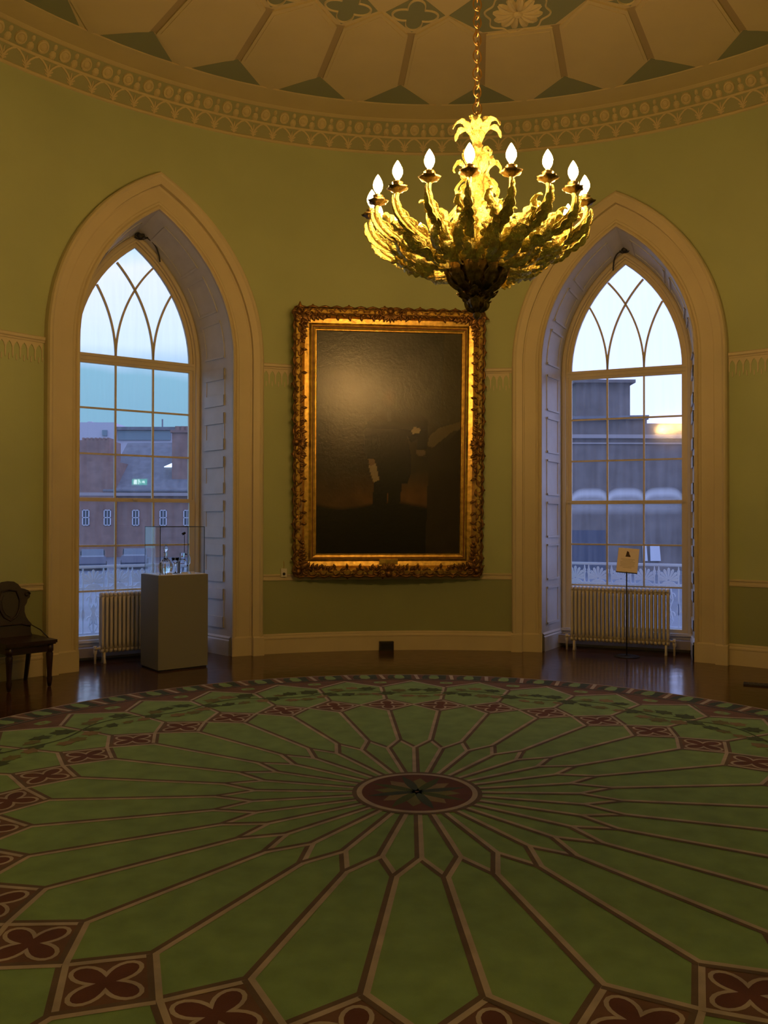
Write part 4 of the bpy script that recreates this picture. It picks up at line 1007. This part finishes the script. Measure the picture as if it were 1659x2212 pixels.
# ---------------------------------------------------------------- sign stand
sp_ = at(1355, 1415, 9.52); e = empty('sign_stand', (sp_.x, 9.52, 0), rad(-20), label='slim black stand holding a cream information card in front of the right window', cat='sign stand')
b = MB(); b.smooth = True; b.lathe([(.145, 0), (.145, .006), (.13, .010), (.02, .014), (.009, .02)], n=36); b.build('base', M['black'], e)
b = MB(); b.smooth = True; b.tube([(0, 0, .01), (0, 0, .97)], .0075, 10); b.build('pole', M['black'], e)
Xs = Matrix.Translation((0, -.0, .965)) @ Matrix.Rotation(rad(14), 4, 'Y') @ Matrix.Rotation(rad(-20), 4, 'X')
Xs = Matrix.Translation((0, 0, .965)) @ Matrix.Rotation(rad(-22), 4, 'X') @ Matrix.Rotation(rad(4), 4, 'Y')
b = MB(); b.X = Xs; b.box((0, .004, .14), (.235, .004, .30)); b.box((0, -.006, -.008), (.235, .02, .006)); holder = b.build('card_holder', M['black'], e)
b = MB(); b.X = Xs; b.box((0, -.001, .142), (.232, .003, .296)); card = b.build('card', M['paper'], e)
b = MB(); b.X = Xs; yy = -.0035; b.prism([(-.03, yy, .185), (.028, yy, .185), (.02, yy, .205), (.012, yy, .215), (.004, yy, .245), (-.018, yy, .255), (-.024, yy, .215)], (0, -.0008, 0)); b.build('printed_picture', M['print'], card)
b = MB(); b.X = Xs
for i, w in enumerate((.15, .12, .16, .16, .15, .16, .10)): b.box((0, -.0031, .155 - .017 * i), (w, .0008, .0035))
b.build('printed_text', M['faint_print'], card)

# ---------------------------------------------------------------- hall chair at the left wall
FX = Vector((.72, -.69, 0)).normalized(); cr_ = math.atan2(FX.y, FX.x) + pi / 2        # local -Y faces into the room
pA, pB = Vector((-3.32, 7.46, 0)), Vector((-3.11, 7.73, 0)); cen = (pA + pB) / 2 - FX * .25
e = empty('hall_chair', cen, cr_, label='dark carved mahogany hall chair with shield back against the left wall', cat='chair')
sw, sd, sh = .47, .47, .425
b = MB(); b.box((0, -.01, sh), (sw, sd + .05, .028)); b.box((0, -.01, sh - .02), (sw - .02, sd + .03, .014)); b.build('seat', M['mahogany'], e)
b = MB()
b.box((0, -.225, sh - .06), (.40, .022, .07)); b.box((0, .20, sh - .06), (.38, .022, .07)); b.box((-.19, 0, sh - .06), (.022, .42, .07)); b.box((.19, 0, sh - .06), (.022, .42, .07)); b.build('apron', M['mahogany'], e)
for sx_ in (-1, 1):
    b = MB(); b.smooth = True
    b.lathe([(.0, 0), (.016, .004), (.024, .05), (.027, .08), (.022, .10), (.023, .14), (.031, .26), (.034, .31), (.026, .325), (.036, .335), (.036, .40)], (sx_ * .185, -.215, 0), 8); b.build('leg', M['mahogany'], e)
    b = MB(); b.tube([(sx_ * .16, .25, 0), (sx_ * .17, .22, .2), (sx_ * .18, .195, .40)], [.02, .024, .027], 4); b.build('leg', M['mahogany'], e)
KB = 1.30
zk = lambda z: .43 + (z - .43) * KB
outl = [(0, .84), (.06, .835), (.10, .815), (.13, .785), (.165, .778), (.205, .765), (.22, .74), (.215, .715), (.19, .70), (.18, .675), (.155, .65), (.15, .61), (.165, .57), (.19, .54), (.215, .52), (.205, .50), (.205, .46), (.22, .435), (.22, .43)]
outl = [(x * .92, zk(z)) for x, z in outl]
b = MB(); full = [(x, z) for x, z in outl] + [(-x, z) for x, z in reversed(outl[1:])]
lean = lambda z: .19 + (z - .43) * .16
b.prism([(x, lean(z), z) for x, z in full], (0, .026, 0))
b.build('backrest', M['mahogany'], e)
b = MB(); b.smooth = True
sh_ = [(x, zk(z)) for x, z in [(0, .765), (.06, .755), (.085, .70), (.08, .64), (.05, .59), (0, .565)]]; ZC_ = zk(.665); fs_ = sh_ + [(-x, z) for x, z in reversed(sh_[1:-1])]
b.tube([(x * 1.15, lean(z) - .006, ZC_ + (z - ZC_) * 1.12) for x, z in fs_], .009, 6, closed=True)
for sx_ in (-1, 1):
    b.tube([(sx_ * (.172 + .028 * cos(t) * (1 - t / 9)), lean(zk(.735)) - .008, zk(.738) + .026 * sin(t) * (1 - t / 9)) for t in [i * .45 for i in range(14)]], .007, 6)
b.tube([(u_, lean(zk(q_)) - .008, zk(q_)) for u_, q_ in ((-.185, .505), (-.1, .525), (.1, .525), (.185, .505))], .009, 6)
b.build('carving', M['mahogany'], e)
b = MB(); b.prism([(x * .86, lean(z) - .002, ZC_ + (z - ZC_) * .86) for x, z in fs_], (0, -.006, 0)); b.build('shield_panel', mat('darkened_panel', (.018, .008, .005), .35), e)
b = MB(); b.smooth = True; b.tube([(.19, lean(zk(.52)) + .01, zk(.515)), (.215, .05, .50), (.215, -.12, .442)], .005, 6); b.build('barrier_cord', M['cable'], e, label='thin cord stretched over the seat')

# ================================================================ outside
b = MB(); b.poly([(-90, 11.5, -2), (90, 11.5, -2), (90, 260, -2), (-90, 260, -2)]); tag(b.build('ground', M['asphalt'], fix=False), kind='structure')
# balcony slab and cast-iron railings, one at each window
def make_railing(key, label):
    a, uo = WIN[key]; X = local(key); e = empty('balcony_railing', X @ Vector((0, 1.15, 0)), -a, label=label, cat='railing')
    b = MB(); b.box((0, 0, 1.0), (2.6, .035, .025)); b.box((0, 0, .985), (2.6, .02, .012)); b.box((0, 0, .745), (2.6, .022, .022)); b.box((0, 0, .21), (2.6, .022, .022)); b.build('rails', M['iron_white'], e)
    b = MB(); y = .0
    def flatp(pts, th=.014): b.prism([(u, -th / 2, z) for u, z in pts], (0, th, 0))
    for u in (-.026, .026):
        flatp([(u - .006, .22), (u + .006, .22), (u + .008, .74), (u + .012, .76), (u + .008, .78), (u + .009, .86), (u + .018, .885), (u + .014, .90), (u + .020, .915), (u + .010, .935), (u + .003, .99), (u - .003, .99), (u - .010, .935), (u - .020, .915), (u - .014, .90), (u - .018, .885), (u - .009, .86), (u - .008, .78), (u - .012, .76), (u - .008, .74)])
        flatp([(u, .36), (u + .022, .42), (u + .016, .48), (u, .52), (u - .016, .48), (u - .022, .42)])
    pp = b.build('baluster', M['iron_white'], e)
    b = MB()
    for j in range(-4, 5):                                         # fan of lobes
        d = j * rad(21); l = .165 - .010 * abs(j); c0 = Vector((0, 0, .80)); dv = Vector((sin(d), 0, cos(d))); sv = Vector((cos(d), 0, -sin(d)))
        pts = [c0 + dv * q * l + sv * w for q, w in ((.1, .004), (.55, .012), (.8, .018), (.95, .012), (1, 0), (.95, -.012), (.8, -.018), (.55, -.012), (.1, -.004))]
        b.prism([(p.x, -.006, p.z) for p in pts], (0, .012, 0))
    flatp([(-.09, .757), (.09, .757), (.06, .785), (0, .80), (-.06, .785)])
    for s_ in (-1, 1):
        b.tube([(s_ * (.045 + .03 * cos(t)), 0, .36 + .05 * sin(t)) for t in [i * .5 for i in range(11)]], .008, 6)
        b.tube([(s_ * .015, 0, .22), (s_ * .05, 0, .30), (s_ * .015, 0, .46), (s_ * .05, 0, .56), (s_ * .02, 0, .73)], .009, 6)
        b.tube([(s_ * (.05 + .028 * cos(t)), 0, .60 + .045 * sin(t)) for t in [i * .5 for i in range(9)]], .007, 6)
    flatp([(-.01, .22), (.01, .22), (.014, .45), (.03, .5), (0, .56), (-.03, .5), (-.014, .45)])
    an = b.build('anthemion', M['iron_white'], e)
    for i in range(-4, 5):
        if i != -4:
            o = pp.copy(); COL.objects.link(o); o.parent = e; o2 = an.copy(); COL.objects.link(o2); o2.parent = e
        else: o, o2 = pp, an
        o.location = (i * .29 + .06, 0, 0); o2.location = (i * .29 + .205, 0, 0)
    b = MB(); b.box((0, -.33, .10), (2.7, .85, .10)); b.build('balcony_slab', M['stone'], e)
make_railing('L', 'white cast-iron balcony railing with palmette fans outside the left window')
make_railing('R', 'white cast-iron balcony railing with palmette fans outside the right window')

def bbox(b, x0, x1, y0, y1, z0, z1): b.box(((x0 + x1) / 2, (y0 + y1) / 2, (z0 + z1) / 2), (x1 - x0, y1 - y0, z1 - z0))
# --- seen through the left window: brick hospital-like range with slate roof
Y = 80
bl = at(100, 1124, Y).x; e = empty('brick_building', (-23, Y, -2), 0, label='long brick building with slate roof and white sash windows, seen through the left window', cat='building')
o_ = Vector((-23, Y, -2))
def pl(px, py, Yd=Y): return at(px, py, Yd) - o_
b = MB(); x0, x1 = pl(60, 1100).x, pl(560, 1100).x; ze = pl(300, 1062).z
bbox(b, x0, x1, 0, 14, 0, ze); b.build('wall', M['brick'], e)
b = MB(); zt = pl(240, 985).z + 2.2; zq = pl(240, 972).z
xa, xb, xc = pl(150, 1000).x, pl(249, 1000).x, pl(470, 1000).x
b.prism([(xb - 1, -.6, ze - .1), (xc, -.6, ze - .1), (xc - 1.5, 7, pl(240, 985, 87).z + 1.2), (xb - 1, 7, pl(240, 962, 87).z)], (0, .0, .15))
b.prism([(xb - 1, -.6, ze - .1), (xb - 1, 14, ze), (xb - 1, 7, pl(240, 962, 87).z)], (xc - xb, 0, 0))
b.build('slate_roof', M['slate'], e)
b = MB(); bbox(b, x0, xb + .2, -.5, 6, 0, pl(200, 1000).z); bbox(b, x0, pl(232, 960).x, .5, 4, 0, pl(200, 952).z)
for i in range(7): bbox(b, pl(172 + 9 * i, 1).x, pl(176 + 9 * i, 1).x, .8, 3, pl(200, 953).z, pl(200, 946).z)
b.build('gable_wall', M['brick'], e)
b = MB(); bbox(b, pl(366, 1).x, pl(412, 1).x, 1, 3.5, ze - 1, pl(380, 930).z); bbox(b, pl(363, 1).x, pl(416, 1).x, .8, 3.7, pl(380, 934).z, pl(380, 929).z)
for i in range(4): b.lathe([(.28, 0), (.28, .5), (.2, .5)], (pl(373 + 11 * i, 1).x, 2, pl(380, 929).z), 10)
b.build('chimney_stack', M['brick'], e)
b = MB(); bbox(b, xb, xc, -.35, 0, ze - .15, ze + .25); bbox(b, x0, xc, -.55, 0, pl(1, 1074).z, pl(1, 1067).z); b.build('cornice', M['stone'], e)
for px in (192, 238, 295, 354, 405, 460):
    b = MB(); cx_ = pl(px, 1).x; z0, z1 = pl(1, 1138).z, pl(1, 1104).z; yf = -.56 if px < 250 else -.06
    for u0, u1, q0, q1 in ((-.34, -.26, 0, 1), (.26, .34, 0, 1), (-.34, .34, 0, .05), (-.34, .34, .95, 1), (-.34, .34, .48, .53), (-.025, .025, 0, 1)): bbox(b, cx_ + u0, cx_ + u1, yf - .06, yf, z0 + (z1 - z0) * q0, z0 + (z1 - z0) * q1)
    f_ = b.build('window', M['out_white'], e); b = MB(); bbox(b, cx_ - .3, cx_ + .3, yf - .02, yf, z0, z1); b.build('pane', M['out_dark'], f_)
b = MB(); zz = pl(360, 1022).z; b.X = Matrix.Translation((pl(360, 1).x, 3.0, (ze + pl(240, 962, 87).z) / 2 + .12)) @ Matrix.Rotation(rad(30), 4, 'X'); b.prism([(-.9, -.5, 0), (-.1, -.5, 0), (.75, .6, 0), (-.05, .6, 0)], (0, 0, .08)); b.build('rooflight', M['rooflight'], e)
# --- pale modern block beyond it
Y2 = 130; o_ = Vector((-40, Y2, -2)); e = empty('modern_block', o_, 0, label='pale grey modern block with a band of glazing behind the brick building', cat='building')
b = MB(); bbox(b, pl(60, 1, Y2).x, pl(247, 1, Y2).x, 0, 10, 0, pl(1, 915, Y2).z); bbox(b, pl(247, 1, Y2).x, pl(470, 1, Y2).x, 1, 10, 0, pl(1, 926, Y2).z); bbox(b, pl(180, 1, Y2).x, pl(190, 1, Y2).x, 2, 4, pl(1, 915, Y2).z, pl(1, 910, Y2).z); b.build('block', M['modern'], e)
b = MB(); bbox(b, pl(252, 1, Y2).x, pl(366, 1, Y2).x, .7, 1, pl(1, 952, Y2).z, pl(1, 932, Y2).z); bbox(b, pl(223, 1, Y2).x, pl(233, 1, Y2).x, -.3, 0, pl(1, 944, Y2).z, pl(1, 932, Y2).z); b.build('glazing', M['modern_glass'], e)
b = MB(); bbox(b, pl(247, 1, Y2).x, pl(470, 1, Y2).x, .3, 1, pl(1, 931, Y2).z, pl(1, 924, Y2).z); b.build('roof_edge', M['slate'], e)
b = MB(); b.tube([(pl(340, 1, Y2).x, 3, pl(1, 926, Y2).z), (pl(340, 1, Y2).x, 3, pl(1, 903, Y2).z)], .12, 6); b.build('mast', M['slate'], e)
# --- parked cars
def make_car(px, Yc, rz, label, m):
    p = at(px, 1124, Yc); e = empty('parked_car', (p.x, Yc, -2), rz, label=label, cat='car')
    b = MB(); sec = [(-2.1, .35), (-2.15, .7), (-2.0, .95), (-1.0, 1.02), (-.45, 1.45), (.9, 1.48), (1.6, 1.05), (2.1, .98), (2.15, .5), (2.05, .3)]
    rows = []
    for yy_, s_ in ((-.88, .97), (-.82, 1.0), (.82, 1.0), (.88, .97)): rows.append([(x, yy_ * (1 if z < 1.03 else .84), z) for x, z in sec])
    ids = b.grid(rows, closed_v=True); b.face(ids[0]); b.face(list(reversed(ids[-1]))); b.build('body', m, e)
    b = MB()
    for s_ in (-1, 1): b.prism([(x, s_ * .80, z) for x, z in ((-.85, 1.03), (-.42, 1.4), (.85, 1.42), (1.4, 1.05))], (0, s_ * .03, 0))
    b.prism([(-1.02, -.7, 1.04), (-.5, -.62, 1.42), (-.5, .62, 1.42), (-1.02, .7, 1.04)], (-.02, 0, .02)); b.build('glazing', M['out_dark'], e)
    for sx_ in (-1.35, 1.3):
        for sy in (-.85, .85):
            b = MB(); b.X = Matrix.Translation((sx_, sy, .32)) @ Matrix.Rotation(rad(90), 4, 'X'); b.lathe([(.1, -.1), (.32, -.1), (.32, .1), (.1, .1)], n=16); b.build('wheel', M['tyre'], e)
make_car(200, 60, rad(-70), 'dark blue parked car in the street, low in the left window', M['car_blue'])
make_car(292, 62, rad(-75), 'dark parked car further right in the street, seen through the left window', M['car_blue'])
# --- seen through the right window: tall dark brick building with a square tower
Y3 = 60; o_ = Vector((18, Y3, -2)); e = empty('brick_warehouse', o_, 0, label='large dark brick building with square tower, filling the lower right window', cat='building')
b = MB()
bbox(b, pl(1100, 1, Y3).x, pl(1392, 1, Y3).x, 0, 16, 0, pl(1, 905, Y3).z); bbox(b, pl(1392, 1, Y3).x, pl(1640, 1, Y3).x, 0, 16, 0, pl(1, 915, Y3).z); b.build('wall', M['brick_plain'], e)
b = MB(); bbox(b, pl(1250, 1, Y3).x, pl(1369, 1, Y3).x, 1.5, 9, pl(1, 908, Y3).z, pl(1, 818, Y3).z); bbox(b, pl(1243, 1, Y3).x, pl(1377, 1, Y3).x, 1.0, 9.5, pl(1, 822, Y3).z, pl(1, 815, Y3).z); b.build('tower', M['brick_plain'], e)
b = MB(); b.prism([(pl(1200, 1, Y3).x, -.5, pl(1, 908, Y3).z), (pl(1392, 1, Y3).x, -.5, pl(1, 905, Y3).z), (pl(1380, 1, Y3).x, 6, pl(1, 893, Y3).z), (pl(1200, 1, Y3).x, 6, pl(1, 868, Y3).z)], (0, 0, .2))
b.prism([(pl(1200, 1, Y3).x, -.4, pl(1, 908, Y3).z), (pl(1392, 1, Y3).x, -.4, pl(1, 908, Y3).z), (pl(1392, 1, Y3).x, -.4, pl(1, 903, Y3).z), (pl(1200, 1, Y3).x, -.4, pl(1, 903, Y3).z)], (0, 7, 0)); b.build('slate_roof', M['slate'], e)
b = MB(); bbox(b, pl(1100, 1, Y3).x, pl(1640, 1, Y3).x, -.3, 0, pl(1, 948, Y3).z, pl(1, 940, Y3).z); bbox(b, pl(1100, 1, Y3).x, pl(1640, 1, Y3).x, -.15, 0, pl(1, 960, Y3).z, pl(1, 957, Y3).z); b.build('cornice', M['stone'], e)
b = MB(); bbox(b, pl(1230, 1, Y3).x, pl(1300, 1, Y3).x, -.3, .1, 0, pl(1, 1146, Y3).z); b.build('dark_entrance', mat('dark_blue_door', (.03, .045, .09), .5), e)
for a0, a1 in ((1382, 1392), (1398, 1420)):
    b = MB(); z0, z1 = pl(1, 1212, Y3).z, pl(1, 1178, Y3).z; b.prism([(pl(a0, 1, Y3).x, -.05, z0), (pl(a1, 1, Y3).x, -.05, z0), (pl(a1 - 3, 1, Y3).x, -.05, z1), (pl(a0 - 1, 1, Y3).x, -.05, z1)], (0, -.12, 0)); b.build('pale_panel', M['out_white'], e)
